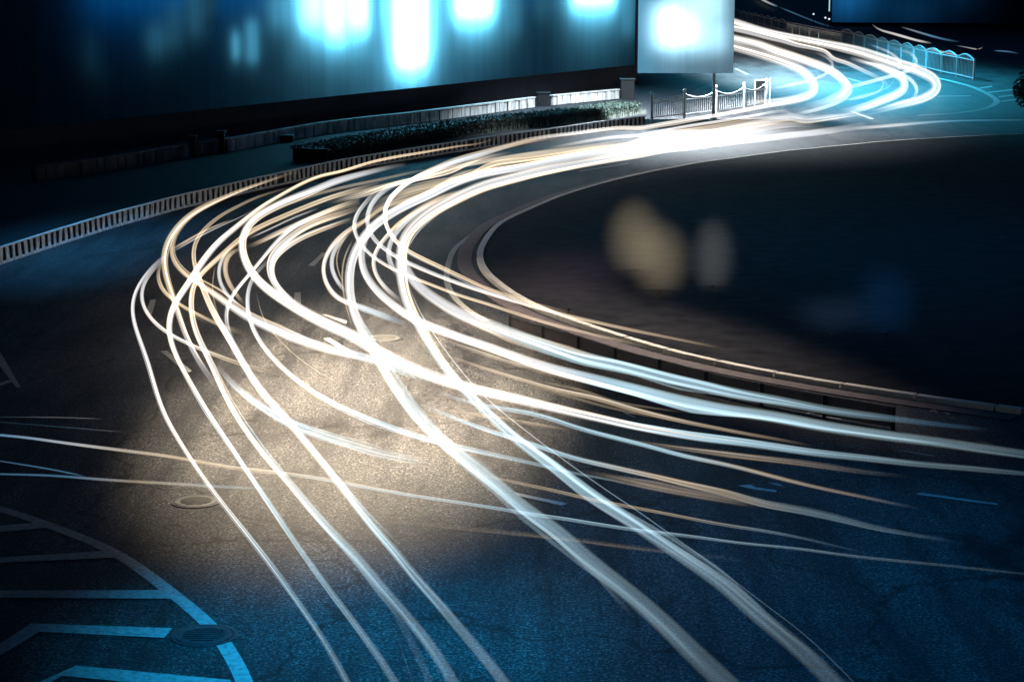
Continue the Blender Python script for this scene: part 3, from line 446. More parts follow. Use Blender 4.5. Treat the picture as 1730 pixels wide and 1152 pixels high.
    ('bright trail entering from the left picture edge and crossing the whole road below the bend', (4, 5, 5, 5, 5, 5, 6, 6, 5, 5, 5, 4, 2), (0.55, 0.7, 0.7, 0.65, 0.62, 0.6, 0.6, 0.55, 0.5, 0.45, 0.4, 0.3, 0.2), 'BWCCKKKKKKKKB',
     '-10.4,734 0,734.5 52.1,739.7 104.2,747.5 156.2,754 208.3,760.5 300,772.3 331.2,778.5 372.9,785.8 414.6,792.1 466.7,797.3 508.3,803.5 560.4,811.9 591.7,819.2 633.3,825.4 661.7,831.7 703.3,837.9 745,844.2 786.7,850.4 828.3,856.7 870,864 911.7,871.2 940,873.8 1002.5,884.2 1065,893.5 1127.5,900.8 1190,908.1 1234.2,915.2 1355.7,927.3 1442.5,939.5 1546.7,949.9 1650.8,960.3 1734.2,969.4 1824.4,979.4'),
    ('dimmer trail below the bright one at the left edge, passing above the pale manhole', (3, 4, 5, 5, 5), (0.35, 0.45, 0.6, 0.45, 0.2), 'BBCKK',
     '-10.4,800.1 0,800.9 78.1,802.2 143.2,807.4 195.3,811.3 300,817.1 362.5,821.2 425,824.4 487.5,826.5'),
    ('faint blue trail at the left edge merging into the dimmer one', (2, 3, 3), (0.25, 0.4, 0.4), 'BBB',
     '-10.4,776.7 0,778.8 52.1,786.6 104.2,795.7 151,806.1'),
    ('hair thin pale line at the left edge, topmost of the set', (1, 1.2, 1), (0.1, 0.25, 0.3), 'BWW',
     '-5.2,704.5 78.1,704.5 130.2,705.8 182.3,707.9'),
    ('hair thin pale line at the left edge, second from the top', (1, 1.2, 1.5), (0.1, 0.2, 0.25), 'BBC',
     '-5.2,712.3 78.1,718.9 156.2,725.4 221.4,730.6'),
    ('cream trail leaving the bundle between the second thick line and the broad blue white one', (4, 6, 7, 7, 6, 4), (0.4, 0.55, 0.6, 0.5, 0.4, 0.2), 'CCCCCC',
     '738.9,595.8 759.7,601.4 787.5,611.1 800,616.7 841.7,629.2 883.3,641.7 925,654.2 966.7,664.6 981.7,664.6 1023.3,677.1 1065,689.6 1106.7,700 1148.3,710.4 1190,718.8 1252.5,731.2 1332.1,745 1384.2,755.4'),
    ('soft cream glow strand along the underside of the second thick right hand line', (4, 7, 7, 4), (0.3, 0.35, 0.3, 0.1), 'CCCC',
     '729.2,565.3 752.8,576.4 780.6,584.7 808.3,593.1 820.8,600 862.5,612.5 904.2,625 966.7,641.7 1008.3,652.1'),
    ('white trail starting mid road with a blunt end and fading right', (5, 8, 8, 8, 7, 6, 5), (0.4, 0.65, 0.65, 0.6, 0.5, 0.35, 0.15), 'KKKKCCB',
     '725,656.9 745.8,663.9 766.7,672.2 794.4,680.6 919.2,702.1 940,710.4 981.7,725 1023.3,735.4 1065,745.8 1106.7,756.2 1148.3,768.8 1190,777.1 1231.7,785.4 1358.1,817.9 1436.2,834.8 1488.3,845.3 1540.4,857 1574.3,862.2'),
    ('white trail between the two broadest bottom stripes, then broad to the lower right', (6, 8, 8, 9, 10, 10, 8, 4), (0.7, 0.7, 0.6, 0.55, 0.5, 0.45, 0.35, 0.15), 'KKKCCKKB',
     '708.3,681.9 731.9,690.3 755.4,702.5 786.7,712.9 817.9,725.4 859.6,737.9 907.5,752.5 932.5,760.8 940,764.6 981.7,777.1 1023.3,785.4 1065,795.8 1106.7,804.2 1148.3,814.6 1190,823.8 1231.7,832.1 1280,849.2 1358.1,862.2 1436.2,880.4 1488.3,893.4 1540.4,902.6 1644.6,919.5'),
    ('wide faint tan strand under the broad lower right trail', (8, 14, 14, 8), (0.15, 0.28, 0.25, 0.08), 'CCCC',
     '981.7,794.6 1065,813.3 1148.3,830 1231.7,844.6 1300,859.2'),
    ('dim cream trail low on the right, above the line that crosses the whole road', (5, 6, 5, 5, 3), (0.3, 0.35, 0.4, 0.35, 0.1), 'CCCKB',
     '797.1,798.3 838.8,806.7 870,815 911.7,823.3 940,829 992.1,842.5 1044.2,851.9 1085.8,860.2 1127.5,867.5 1169.2,875.8 1210.8,884.2 1234.2,887.4 1338.3,904.8 1442.5,929.1 1494.6,939.5'),
    ('broad blurred bluish white strand across the lit asphalt under the white trails', (8, 12, 13, 15, 15, 12), (0.8, 0.8, 0.7, 0.5, 0.35, 0.1), 'WKKKKK',
     '366.7,616.7 372.2,627.8 384.7,644.4 400,654.2 413.9,668.1 434.7,683.3 455.6,694.4 462.5,702.5 483.3,712.9 508.3,723.3 539.6,733.8 570.8,744.2 612.5,756.7 620,760.8 661.7,769.2 703.3,777.5 755.4,787.9'),
    ('lowest faint tan strand on the right, crossing both bottom fat stripes', (6, 8, 8, 6), (0.08, 0.16, 0.14, 0.04), 'CCCB',
     '640.8,875.4 724.2,885.8 807.5,894.2 890.8,902.5 985.8,913.3 1044.2,921.7 1106.7,929 1210.8,940.4 1300,947.7'),
    ('faint wide tan strand under the broad bluish right hand line, ending in dim blue', (5, 10, 9, 6), (0.12, 0.3, 0.22, 0.05), 'CCCB',
     '1054.6,741.7 1085.8,746.9 1127.5,754.2 1169.2,759.4 1231.7,767.7 1300,776 1358.1,782.8 1462.3,797.6 1566.5,808'),
    ('faint thin tan strand between the cream right hand trail and the second thick line', (3, 5, 4, 2), (0.15, 0.3, 0.2, 0.05), 'CCCC',
     '887.5,638.5 925,646.9 966.7,655.2 1008.3,664.6 1012.9,672.9 1056.7,682.3 1106.7,689.6 1179.6,700'),
    ('faint tan strand under the cream right hand trail, over the worn chevron tick', (3, 5, 5, 2), (0.12, 0.25, 0.2, 0.05), 'CCCC',
     '862.5,642.7 925,660.4 987.5,676 1002.5,682.3 1044.2,691.7 1106.7,704.2 1169.2,716.7'),
    ('faint short tan strand below the white diagonal at the right of the lit asphalt', (4, 7, 6, 3), (0.15, 0.3, 0.25, 0.08), 'CCCC',
     '753.3,692.1 807.5,700.4 870,710.8 932.5,721.2 980,728.5'),
    ('hair thin straight white line along the right of the innermost bottom stripe', (2, 2, 2, 2, 2.5), (0.9, 0.8, 0.6, 0.5, 0.4), 'WWKKK',
     '686.1,469.7 693.1,489.2 700,510 727.8,558.3 741.7,576.4 756.9,598.6 773.6,620.8 791.7,641.7 808.3,659.7 827.8,679.2 870,712.9 901.2,737.9 932.5,760.8 956.7,780 992.1,805 1033.8,834.2 1075.4,861.2 1127.5,898.8 1169.2,927.9 1221.2,965.4 1286.2,1015.9 1355.7,1068 1407.8,1116.6 1442.5,1151.3 1459.9,1172.1'),
    ('hair thin cream line falling from the lane dash across the dark oil stain', (1.5, 2, 1.5), (0.6, 0.55, 0.3), 'CCC',
     '433.3,491.9 434.7,510 438.9,530.8 445.8,546.1 459.7,561.1 476.4,580.6 497.2,600 518.1,616.7 545.8,633.3 575,648.6'),
    ('hair thin pale line between the last two stripes at the bottom left centre', (1, 1.2, 1), (0.15, 0.3, 0.1), 'KKK',
     '642.5,922 662.3,957.1 682.1,996.6 699.6,1040.6'),
    ('hair thin wavering line beside the frayed stripe at the bottom', (1.2, 1.5, 1.5), (0.15, 0.3, 0.3), 'KKK',
     '657.9,1038.4 673.3,1080.1 686.5,1119.6 696.3,1150.4 701.8,1168'),
    ('dotted broad grey strand at the bottom between the second and the frayed stripe', (8, 13, 14), (0.15, 0.22, 0.2), 'KKK',
     '646.9,996.6 653.5,1009.8 673.3,1045 690.8,1075.7 708.4,1110.8 726,1151.9 732.6,1168'),
]
KERB_PX = [(1730, 226), (1600, 232), (1500, 238), (1380, 250), (1323, 255), (1253, 265), (1184, 274), (1093, 291), (1052, 300), (1010, 311), (968, 323), (939, 333), (906, 347), (877, 360), (854, 370), (837, 382), (825, 397), (817, 410), (810, 424), (810, 435), (815, 450), (831, 469), (852, 483), (873, 500), (898, 512), (925, 525), (946, 533), (988, 546), (1029, 560), (1071, 573), (1112, 585), (1165, 600), (1211, 608), (1252, 617), (1280, 623), (1319, 630), (1384, 641), (1436, 650), (1501, 659), (1540, 666), (1592, 672), (1645, 679), (1730, 690)]
EDGE_PX = [(828, 376), (817, 384), (801, 394), (781, 409), (767, 421), (760, 438), (756, 452), (754, 468), (757, 485), (767, 502), (781, 517), (801, 531), (822, 542)]
BARRIER_PX = [(-30, 457), (0, 447), (100, 414), (204, 381), (249, 369), (308, 352), (357, 341), (408, 328), (515, 304), (565, 292), (664, 275), (730, 264), (806, 252), (868, 243), (947, 232), (1010, 222), (1091, 212)]
MBAR_PX = [(862, 529), (904, 542), (946, 554), (1008, 573), (1071, 592), (1160, 612), (1190, 623), (1294, 643), (1384, 660), (1509, 681)]

# ---------------------------------------------------------------- ground
R = 1500
tag(MB().poly([(-R, -60, 0), (R, -60, 0), (R, R, 0), (-R, R, 0)]).build('road', M['asphalt']), kind='structure')
bar_path = ground_path(BARRIER_PX)
wall_l = [G(60, 306), G(167, 292), G(319, 266), G(382, 257), G(560, 225), G(699, 208.5), G(860, 187), G(905, 181), G(1044, 167)]
# pavement behind the striped fence
back = [Vector((p.x, p.y, 0)) for p in bar_path]
outer = [Vector((60, 190, 0)), Vector((-90, 190, 0)), Vector((-90, 30, 0))]
pv = offset(bar_path, .22)
tag(MB().poly([(p.x, p.y, .006) for p in pv] + [(8, 96, .006), (11, 108, .006), (-20, 140, .006), (-90, 140, .006), (-90, 36, .006)]).build('pavement', M['pave']), kind='structure')

# island inside the bend, kerb ring, gutter and edge line
kerb_path = ground_path(KERB_PX, .08, .4, 8)
isl = [(p.x, p.y, .065) for p in offset(kerb_path, .06)]
tag(MB().poly(isl + [(45, 20, .065), (60, 40, .065), (45, 78, .065)]).build('island_ground', M['soil']), kind='structure')
kb = empty('island_kerb', (kerb_path[0].x, kerb_path[0].y, 0))
tag(kb, 'long pale kerb curving round the dark island, jointed towards the right edge', 'kerb')
# kerb stones, one mesh of short blocks with joints
m = MB(); acc = []
for i, p in enumerate(kerb_path):
    acc.append(p)
    if len(acc) == 4 or i == len(kerb_path) - 1:
        if len(acc) > 1:
            q = [acc[0].lerp(acc[1], .05)] + acc[1:-1] + [acc[-1].lerp(acc[-2], .05)]
            b = ribbon_box(q, .13, 0, .08 + random.uniform(-.004, .004)); m.add(b.v, b.f)
        acc = [p]
m.build('kerb_stones', M['kerb'], kb)
ribbon_box(kerb_path, .30, .002, .016, -.33).build('gutter_strip', M['gutter'], kb)
edge_path = ground_path(EDGE_PX, 0, .3, 6)
def marking(label, mesh, cat='road marking', group='painted road markings'):
    o = mesh.build('road_marking', M['paint'], origin=sum((Vector(v) for v in mesh.v), Vector()) / len(mesh.v))
    return tag(o, label, cat, group)
def quad(pts, z=.009): return MB().poly([G(x, y, z) for x, y in pts])
marking('thin curved edge line just outside the island kerb', strip(offset(edge_path, -.06), offset(edge_path, .06), .004))
c7 = lambda pts: [(x / 2.88, 752 + y / 2.88) for x, y in pts]
arc = ground_path(c7([(-90, 285), (0, 310), (120, 345), (250, 395), (400, 450), (540, 510), (680, 600), (800, 690), (900, 770), (1000, 850), (1070, 935), (1120, 1010), (1165, 1090), (1200, 1170), (1225, 1260)]), 0, .2, 6)
marking('solid curved line bounding the hatched corner at lower left', strip(offset(arc, -.075), offset(arc, .075), .004))
for lb, pts in (
    ('uppermost hatch bar at the left picture edge, above three longer ones', [(-60, 396), (0, 390), (180, 375), (238, 398), (0, 422), (-60, 428)]),
    ('second hatch bar from the top in the corner at lower left', [(-60, 548), (0, 545), (520, 512), (572, 545), (0, 570), (-60, 573)]),
    ('longest straight hatch bar, third from the top in the corner at lower left', [(-60, 705), (0, 705), (800, 703), (843, 745), (0, 740), (-60, 740)]),
    ('hatch bar ending at the dark manhole and bent down at its left end', [(150, 865), (840, 888), (798, 935), (190, 905), (40, 1000), (-60, 1055), (-60, 1000), (20, 950)]),
    ('lowest hatch bar at the bottom edge left of the curved line', [(370, 1070), (1120, 1140), (1150, 1200), (300, 1120), (150, 1210), (100, 1190)])):
    marking(lb, quad(c7(pts)))
def cr(k, pts):
    c = CROPS[k]; return [(c[0] + x / c[2], c[1] + y / c[2]) for x, y in pts]
CROPS = {'R4': (200, 410, 7.2), 'R5': (400, 410, 7.2), 'R7': (200, 550, 7.2), 'R8': (400, 550, 7.2), 'S4': (620, 690, 4.8), 'T1': (760, 170, 4.8), 'S6': (1280, 620, 3.84), 'D': (1430, 0, 5.76), 'T3': (1340, 60, 6.654), 'T5': (0, 560, 3.84), 'A': (1130, 752, 2.88), 'S5': (940, 600, 4.8), 'T4': (1240, 20, 7.2)}
for lb, k, pts in (
    ('slanted pale lane dash against the left loop of the middle bundle', 'R5', [(868, 282), (945, 282), (1092, 125), (1038, 120)]),
    ('short upright lane dash above the fattest sweeping white trail', 'R5', [(702, 605), (780, 605), (780, 748), (694, 708)]),
    ('dim lane dash inside the outermost left loop', 'R4', [(460, 690), (388, 695), (328, 850), (402, 888)]),
    ('tan lane dash crossed by the second stripe left of the lit asphalt', 'R7', [(512, 308), (592, 305), (895, 548), (860, 570), (700, 470)]),
    ('pale lane dash forking off the white trail left of the round cover', 'R8', [(1052, 156), (1130, 150), (1470, 350), (1350, 345)]),
    ('lane dash lying along the upper side of the fattest white trail', 'R5', [(1028, 872), (1080, 868), (1340, 950), (1330, 990)]),
    ('tan lane dash on the right of the broadest bottom stripe', 'S4', [(1190, 676), (1630, 768), (1575, 786), (1225, 705)]),
    ('long thin lane dash between the main band and the island kerb', 'T1', [(1030, 572), (1440, 508), (1456, 514), (1060, 576)]),
    ('dim blue lane dash near the right picture edge', 'S6', [(1028, 826), (1050, 812), (1560, 884), (1550, 894)]),
    ('thin lane dash in the dark ground right of the far bend', 'D', [(880, 934), (1210, 932), (1210, 940), (880, 944)]),
    ('white dash slanting in the road inside the far bend', 'T3', [(590, 480), (620, 480), (765, 522), (735, 526)]),
    ('white dash slanting below the far curves', 'T3', [(640, 858), (680, 858), (915, 938), (870, 944)]),
    ('pale dash at the kerb beside the notice board', 'T4', [(0, 690), (30, 692), (185, 762), (150, 768)])):
    marking(lb, quad(cr(k, pts)))
farc = ground_path(cr('D', [(880, 760), (1050, 800), (1200, 840), (1300, 880), (1400, 930), (1462, 980), (1440, 1020), (1300, 1070), (1050, 1105), (700, 1125)]), 0, .4, 3)
marking('curved line round the hatched nose right of the far bend', strip(offset(farc, -.14), offset(farc, .14), .004))
for lb, a, b in (('top hatch bar of the nose right of the far bend', (1290, 862), (1420, 842)), ('second hatch bar of the nose right of the far bend', (1380, 902), (1620, 875)),
                 ('third hatch bar of the nose right of the far bend', (1480, 945), (1640, 925)), ('lowest hatch bar of the nose right of the far bend', (1500, 990), (1660, 970))):
    marking(lb, quad(cr('D', [(a[0], a[1] - 6), (b[0], b[1] - 6), (b[0], b[1] + 6), (a[0], a[1] + 6)])))
marking('dim painted chevron at the left picture edge in the dark road', MB().poly([G(x, y, .004) for x, y in cr('T5', [(-40, 90), (0, 130), (125, 345), (135, 362), (105, 362), (60, 305), (-40, 170)])]).poly([G(x, y, .004) for x, y in cr('T5', [(-40, 345), (0, 332), (60, 312), (90, 325), (0, 350), (-40, 362)])]))
# worn flecks of old lane lettering near the right edge
for lb, k, pts in (
    ('worn white lettering fleck between the two thick right hand trails', 'S6', [[(300, 305), (350, 290), (360, 296), (320, 308)], [(370, 310), (420, 318), (545, 334), (540, 341), (420, 326)], [(330, 285), (375, 300), (360, 305)]]),
    ('worn white lettering fleck above the thick right hand trails at right', 'S6', [[(1110, 285), (1140, 276), (1170, 290), (1150, 292), (1138, 282), (1122, 290)], [(1195, 297), (1230, 292), (1250, 303), (1225, 312), (1232, 302)], [(1220, 322), (1275, 328), (1270, 333)]]),
    ('worn white arrow fleck low between the fans of trails on the right', 'A', [[(335, 196), (395, 190), (420, 203), (525, 218), (520, 228), (400, 212)], [(480, 180), (530, 186), (560, 200), (530, 195)]]),
    ('small worn fleck of paint under the broad trail near the right edge', 'S6', [[(1400, 470), (1420, 475), (1530, 498), (1525, 503), (1460, 490)]]),
    ('small angled tick of paint above the broad bluish right hand trail', 'S5', [[(540, 468), (630, 462), (636, 470), (575, 474), (640, 500), (630, 504)]]),
    ('long hair thin scratch of paint between two right hand trails', 'S6', [[(910, 538), (925, 538), (1150, 574), (1140, 578)]])):
    mm = MB()
    for p in pts: mm.poly([G(x, y, .005) for x, y in cr(k, p)])
    marking(lb, mm, 'paint fleck', 'worn paint flecks')

# manhole covers
def manhole(px, py, r, label, mat):
    p = G(px, py); t = empty('manhole_cover', (p.x, p.y, 0)); tag(t, label, 'manhole', 'round covers in the road')
    MB().lathe(p, [(r * 1.16, .003), (r * 1.14, .012), (r * 1.02, .014), (r * 1.0, .006)], 40).build('rim', M['iron'], t, smooth=False)
    d = MB().lathe(p + Vector((0, 0, .005)), [(r * .98, .002), (r * .97, .010), (r * .80, .012), (r * .78, .008), (r * .3, .010)], 40)
    d.build('lid', mat, t)
    g = MB()
    for i in range(-3, 4):
        h = math.sqrt(max(0, (r * .72) ** 2 - (i * r * .2) ** 2))
        g.bar(p + Vector((-h, i * r * .2, .018)), p + Vector((h, i * r * .2, .018)), .018, .006)
    g.build('grip_ribs', mat, t)
    return t
manhole(345, 1074, .27, 'dark iron manhole cover breaking the curved corner line at lower left', M['iron'])
manhole(331, 848, .25, 'pale round manhole cover on the lit asphalt at left', M['lid'])
manhole(648, 572, .28, 'pale round manhole cover between the bend trails, partly under a stripe', M['lid'])

# ---------------------------------------------------------------- striped fence along the pavement
fn = empty('roadside_fence', (bar_path[0].x, bar_path[0].y, 0))
tag(fn, 'long low fence of pale upright slats following the outside of the bend', 'fence')
H = .37
ribbon_box(bar_path, .045, H - .035, H, 0).build('top_rail', M['white'], fn)
ribbon_box(bar_path, .05, .0, .05, 0).build('bottom_rail', M['slat'], fn)
bp = resample([p for p in bar_path], .30); 
for i in range(len(bp) - 1):
    t = (bp[i + 1] - bp[i]).normalized(); n_ = Vector((-t.y, t.x, 0))
    w = .072 + random.uniform(-.014, .014)
    if random.random() < .02: continue
    MB().obox(bp[i] + Vector((0, 0, (H - .035 + .05) / 2)) + n_ * random.uniform(-.004, .004), t * w, n_ * .009, Vector((random.uniform(-.01, .01), 0, (H - .085) / 2))).build('slat', M['slat'], fn)
ribbon_box(bar_path, .012, .0, H - .04, .05).build('backing_board', M['dark'], fn)
# dark railing on the kerb side of the island, lower right
mb_px = [G(x, y, .36) for x, y in MBAR_PX]
mp = smooth(resample([Vector((p.x, p.y, 0)) for p in mb_px], .3), 4)
rl = empty('median_railing', (mp[0].x, mp[0].y, 0)); tag(rl, 'low dark railing with upright posts beside the thick right hand trail', 'railing')
ribbon_box(mp, .03,   .29, .31).build('top_rail', M['barpanel'], rl)
ribbon_box(mp, .015, .03, .285).build('infill_panel', M['barpanel'], rl)
q = resample(mp, 1.0)
for p in q: MB().obox(p + Vector((0, -.03, .16)), (.028, 0, 0), (0, .02, 0), (0, 0, .16)).build('post', M['dark'], rl)

# ---------------------------------------------------------------- upper stone wall, pillars, planter, hedge
wp = resample([Vector((p.x, p.y, 0)) for p in wall_l], .36)
def at_px(px, py): return G(px, py)
def stone_wall(a, b, label, mat='stone'):
    pts = [p for p in wp if a <= CX + F * p.x / depth(p) <= b]
    t = empty('stone_wall', (pts[0].x, pts[0].y, 0)); tag(t, label, 'wall', 'low walls below the dark frontage')
    m = MB()
    for i in range(len(pts) - 1):
        d = pts[i + 1] - pts[i]; u = d.normalized(); n_ = Vector((-u.y, u.x, 0))
        m.obox((pts[i] + pts[i + 1]) / 2 + Vector((0, 0, .2)) + n_ * random.uniform(-.03, .03), d * random.uniform(.38, .48), n_ * .07, (0, 0, .2))
    m.build('upright_blocks', M[mat], t)
    ribbon_box(pts, .22, .40, .45).build('coping', M[mat], t)
    ribbon_box(pts, .10, .0, .40, .1).build('backing', M['dark'], t)
stone_wall(40, 318, 'dim far left length of low stone wall, nearly lost in the dark', 'shadedstone')
stone_wall(330, 366, 'very short length of low stone wall between two dark pillars at left', 'shadedstone')
stone_wall(381, 906, 'longest length of low stone wall behind the striped fence')
stone_wall(931, 1044, 'brightest length of low stone wall between the two right pillars')
def pillar(px, py, w, h, label):
    p = G(px, py); t = empty('gate_pillar', (p.x, p.y, 0)); tag(t, label, 'pillar', 'dark pillars in the low stone wall')
    MB().obox(p + Vector((0, .2, h / 2)), (w / 2, 0, 0), (0, w / 2, 0), (0, 0, h / 2)).build('shaft', M['dark'], t, bevel=.02)
    MB().obox(p + Vector((0, .2, h + .03)), (w / 2 + .04, 0, 0), (0, w / 2 + .04, 0), (0, 0, .03)).build('cap', M['dark'], t, bevel=.01)
pillar(325, 266, .22, .62, 'leftmost dark pillar in the low stone wall')
pillar(372, 259, .26, .66, 'dark pillar second from the left in the low stone wall')
pillar(918, 180, .55, .55, 'squat dark pillar in the gap of the bright stone wall')
pillar(1060, 167, .62, .85, 'tall dark pillar closing the bright stone wall at its right end')
p = G(482, 240); t = empty('planter_box', (p.x, p.y, 0)); tag(t, 'small dark box with a white lid before the low stone wall', 'planter')
MB().obox(p + Vector((0, 0, .11)), (.28, 0, 0), (0, .2, 0), (0, 0, .11)).build('box', M['dark'], t, bevel=.01)
MB().obox(p + Vector((0, 0, .235)), (.3, 0, 0), (0, .22, 0), (0, 0, .015)).build('lid', M['white'], t, bevel=.005)
# hedge
hedge_f = ground_path([(560, 274), (650, 256), (740, 240), (840, 223), (930, 213), (1018, 202.5), (1086, 192)], 0, .25, 4)
hd = empty('clipped_hedge', (hedge_f[0].x, hedge_f[0].y, 0)); tag(hd, 'dark clipped hedge between the striped fence and the low stone wall', 'hedge')
lf = MB(); inner = MB()
hb = ribbon_box(offset(hedge_f, .75), 1.2, 0, .40); inner.add(hb.v, hb.f)
inner.build('inner_branches', M['leaf'], hd)
for i in range(15000):
    k = random.random(); j = min(len(hedge_f) - 2, int(k * (len(hedge_f) - 1))); f_ = hedge_f[j].lerp(hedge_f[j + 1], random.random())
    t_ = (hedge_f[j + 1] - hedge_f[j]).normalized(); n_ = Vector((-t_.y, t_.x, 0))
    if random.random() < .5: c = f_ + n_ * random.uniform(.03, .2) + Vector((0, 0, random.uniform(.02, .47)))
    else: c = f_ + n_ * random.uniform(.05, 1.45) + Vector((0, 0, .42 + random.gauss(.0, .035)))
    a = Vector((random.gauss(0, 1), random.gauss(0, 1), random.gauss(0, 1))).normalized(); b = a.orthogonal().normalized()
    r_ = random.uniform(.025, .06); lf.add([c - a * r_, c + b * r_ * .5, c + a * r_, c - b * r_ * .5], [(0, 1, 2, 3)])
lf.build('leaves', M['leaf'], hd)
gr = MB()
for i in range(420):
    k = random.random() ** .6; j = min(len(hedge_f) - 2, int((.42 + .58 * k) * (len(hedge_f) - 1))); f_ = hedge_f[j].lerp(hedge_f[j + 1], random.random())
    t_ = (hedge_f[j + 1] - hedge_f[j]).normalized(); n_ = Vector((-t_.y, t_.x, 0)); c = f_ - n_ * random.uniform(.0, .22)
    h_ = random.uniform(.10, .36); d = t_ * random.gauss(0, .06); w_ = t_ * .012
    gr.add([c - w_, c + w_, c + d + Vector((0, 0, h_))], [(0, 1, 2)])
tag(gr.build('grass', M['straw'], origin=hedge_f[0]), 'pale grass blades sprouting along the foot of the hedge', 'grass', kind='stuff')

# ---------------------------------------------------------------- white picket fence, notice board, pole with the lightbox
wf_px = [(1101, 208), (1156, 201.5), (1209, 195), (1256, 188.5), (1293.5, 180)]
wf = [G(x, y) for x, y in wf_px]
t = empty('picket_fence', wf[0]); tag(t, 'white picket fence with five ball topped posts and sagging top rails', 'fence')
for p in wf:
    MB().obox(p + Vector((0, 0, .53)), (.045, 0, 0), (0, .045, 0), (0, 0, .53)).lathe(p + Vector((0, 0, 1.06)), [(.03, 0), (.065, .05), (.075, .09), (.05, .14), (.012, .17)], 12).build('post', M['white'], t)
for a, b in zip(wf, wf[1:]):
    m = MB(); d = b - a
    m.bar(a + Vector((0, 0, .78)), b + Vector((0, 0, .78)), .035).bar(a + Vector((0, 0, .20)), b + Vector((0, 0, .20)), .035)
    N = 15
    for i in range(1, N): m.bar(a + d * (i / N) + Vector((0, 0, .2)), a + d * (i / N) + Vector((0, 0, .78)), .022)
    m.build('picket_panel', M['white'], t)
    MB().tube([a + d * (i / 12) + Vector((0, 0, 1.02 - .2 * (1 - (2 * i / 12 - 1) ** 2))) for i in range(13)], .02, 6).build('sagging_rail', M['white'], t)
p = G(1287, 178); t = empty('notice_board', (p.x, p.y, 0)); tag(t, 'black notice board with white frame behind the end of the picket fence', 'notice board')
MB().obox(p + Vector((-.03, 0, .55)), (.24, 0, 0), (0, .08, 0), (0, 0, .50)).build('board', M['dark'], t, bevel=.01)
m = MB(); m.bar(p + Vector((-.32, 0, 0)), p + Vector((-.32, 0, 1.12)), .05).bar(p + Vector((-.34, 0, 1.1)), p + Vector((.30, 0, 1.1)), .05); m.build('frame', M['white'], t)
MB().bar(p + Vector((.34, 0, 0)), p + Vector((.34, 0, 1.2)), .05).build('post', M['white'], t)
m = MB(); c = p + Vector((.05, -.085, .88))
m.poly([c + Vector((math.cos(k * .7) * .07, 0, math.sin(k * .7) * .05)) for k in range(9)]); m.obox(c + Vector((.06, 0, .03)), (.03, 0, 0), (0, .004, 0), (0, 0, .03)); m.build('white_emblem', M['white'], t)

def lamp_box(parent, c, ux, uz, n_, mat, name='backlight_panel'):
    return MB().obox(c, ux, n_ * .02, uz).build(name, mat, parent)
def frontage(name, label, cat, A, B, height, lamps, plinth, pane_mat, d=.75, depth_b=3.0, lampcol=(.45, .85, 1.0)):
    """building front with an added frosted pane to blur the lamps behind it; lamps given as photo x, top y, bottom y, width, brightness"""
    u = (B - A); L = u.length; u = u.normalized(); n_ = Vector((u.y, -u.x, 0))
    t = empty(name, A); tag(t, label, cat)
    Z = Vector((0, 0, 1))
    MB().obox(A + u * L / 2 + Z * plinth / 2, u * L / 2, n_ * .12, Z * plinth / 2).build('plinth', M['wallp'], t)
    MB().poly([A + Z * plinth, B + Z * plinth, B + Z * height, A + Z * height]).build('added_frosted_pane', pane_mat, t)
    MB().obox(A + u * L / 2 - n_ * depth_b + Z * height / 2, u * L / 2, n_ * .1, Z * height / 2).build('back_wall', M['wallp'], t)
    for e, s in ((A, -1), (B, 1)):
        MB().obox(e - n_ * (depth_b / 2) + u * s * .11 + Z * height / 2, u * .1, n_ * (depth_b / 2 + .1), Z * height / 2).build('side_wall', M['wallp'], t)
    MB().obox(A + u * L / 2 - n_ * depth_b / 2 + Z * (height + .11), u * (L / 2 + .25), n_ * (depth_b / 2 + .3), Z * .1).build('roof', M['wallp'], t)
    for (px, y0, y1, w, s) in lamps:
        dd = (1.0 if w > 120 else d) if w > 20 else d * .6
        p0 = A - n_ * dd
        a = on_plane(px, y0, p0, n_); b = on_plane(px, y1, p0, n_); l_ = on_plane(px - w / 2, y1, p0, n_); r_ = on_plane(px + w / 2, y1, p0, n_)
        z0 = max(plinth + .1, b.z); z1 = min(height - .2, a.z)
        if z1 <= z0 + .05: z1 = z0 + .3
        ux = u * ((r_ - l_).length / 2); c = Vector((b.x, b.y, (z0 + z1) / 2))
        lamp_box(t, c, ux, Z * (z1 - z0) / 2, n_, emit_mat('lamp', (.0, .50, 1.35) if w > 100 else ((.5, .88, 1) if s > 5 else lampcol), s))
    return t, u, n_
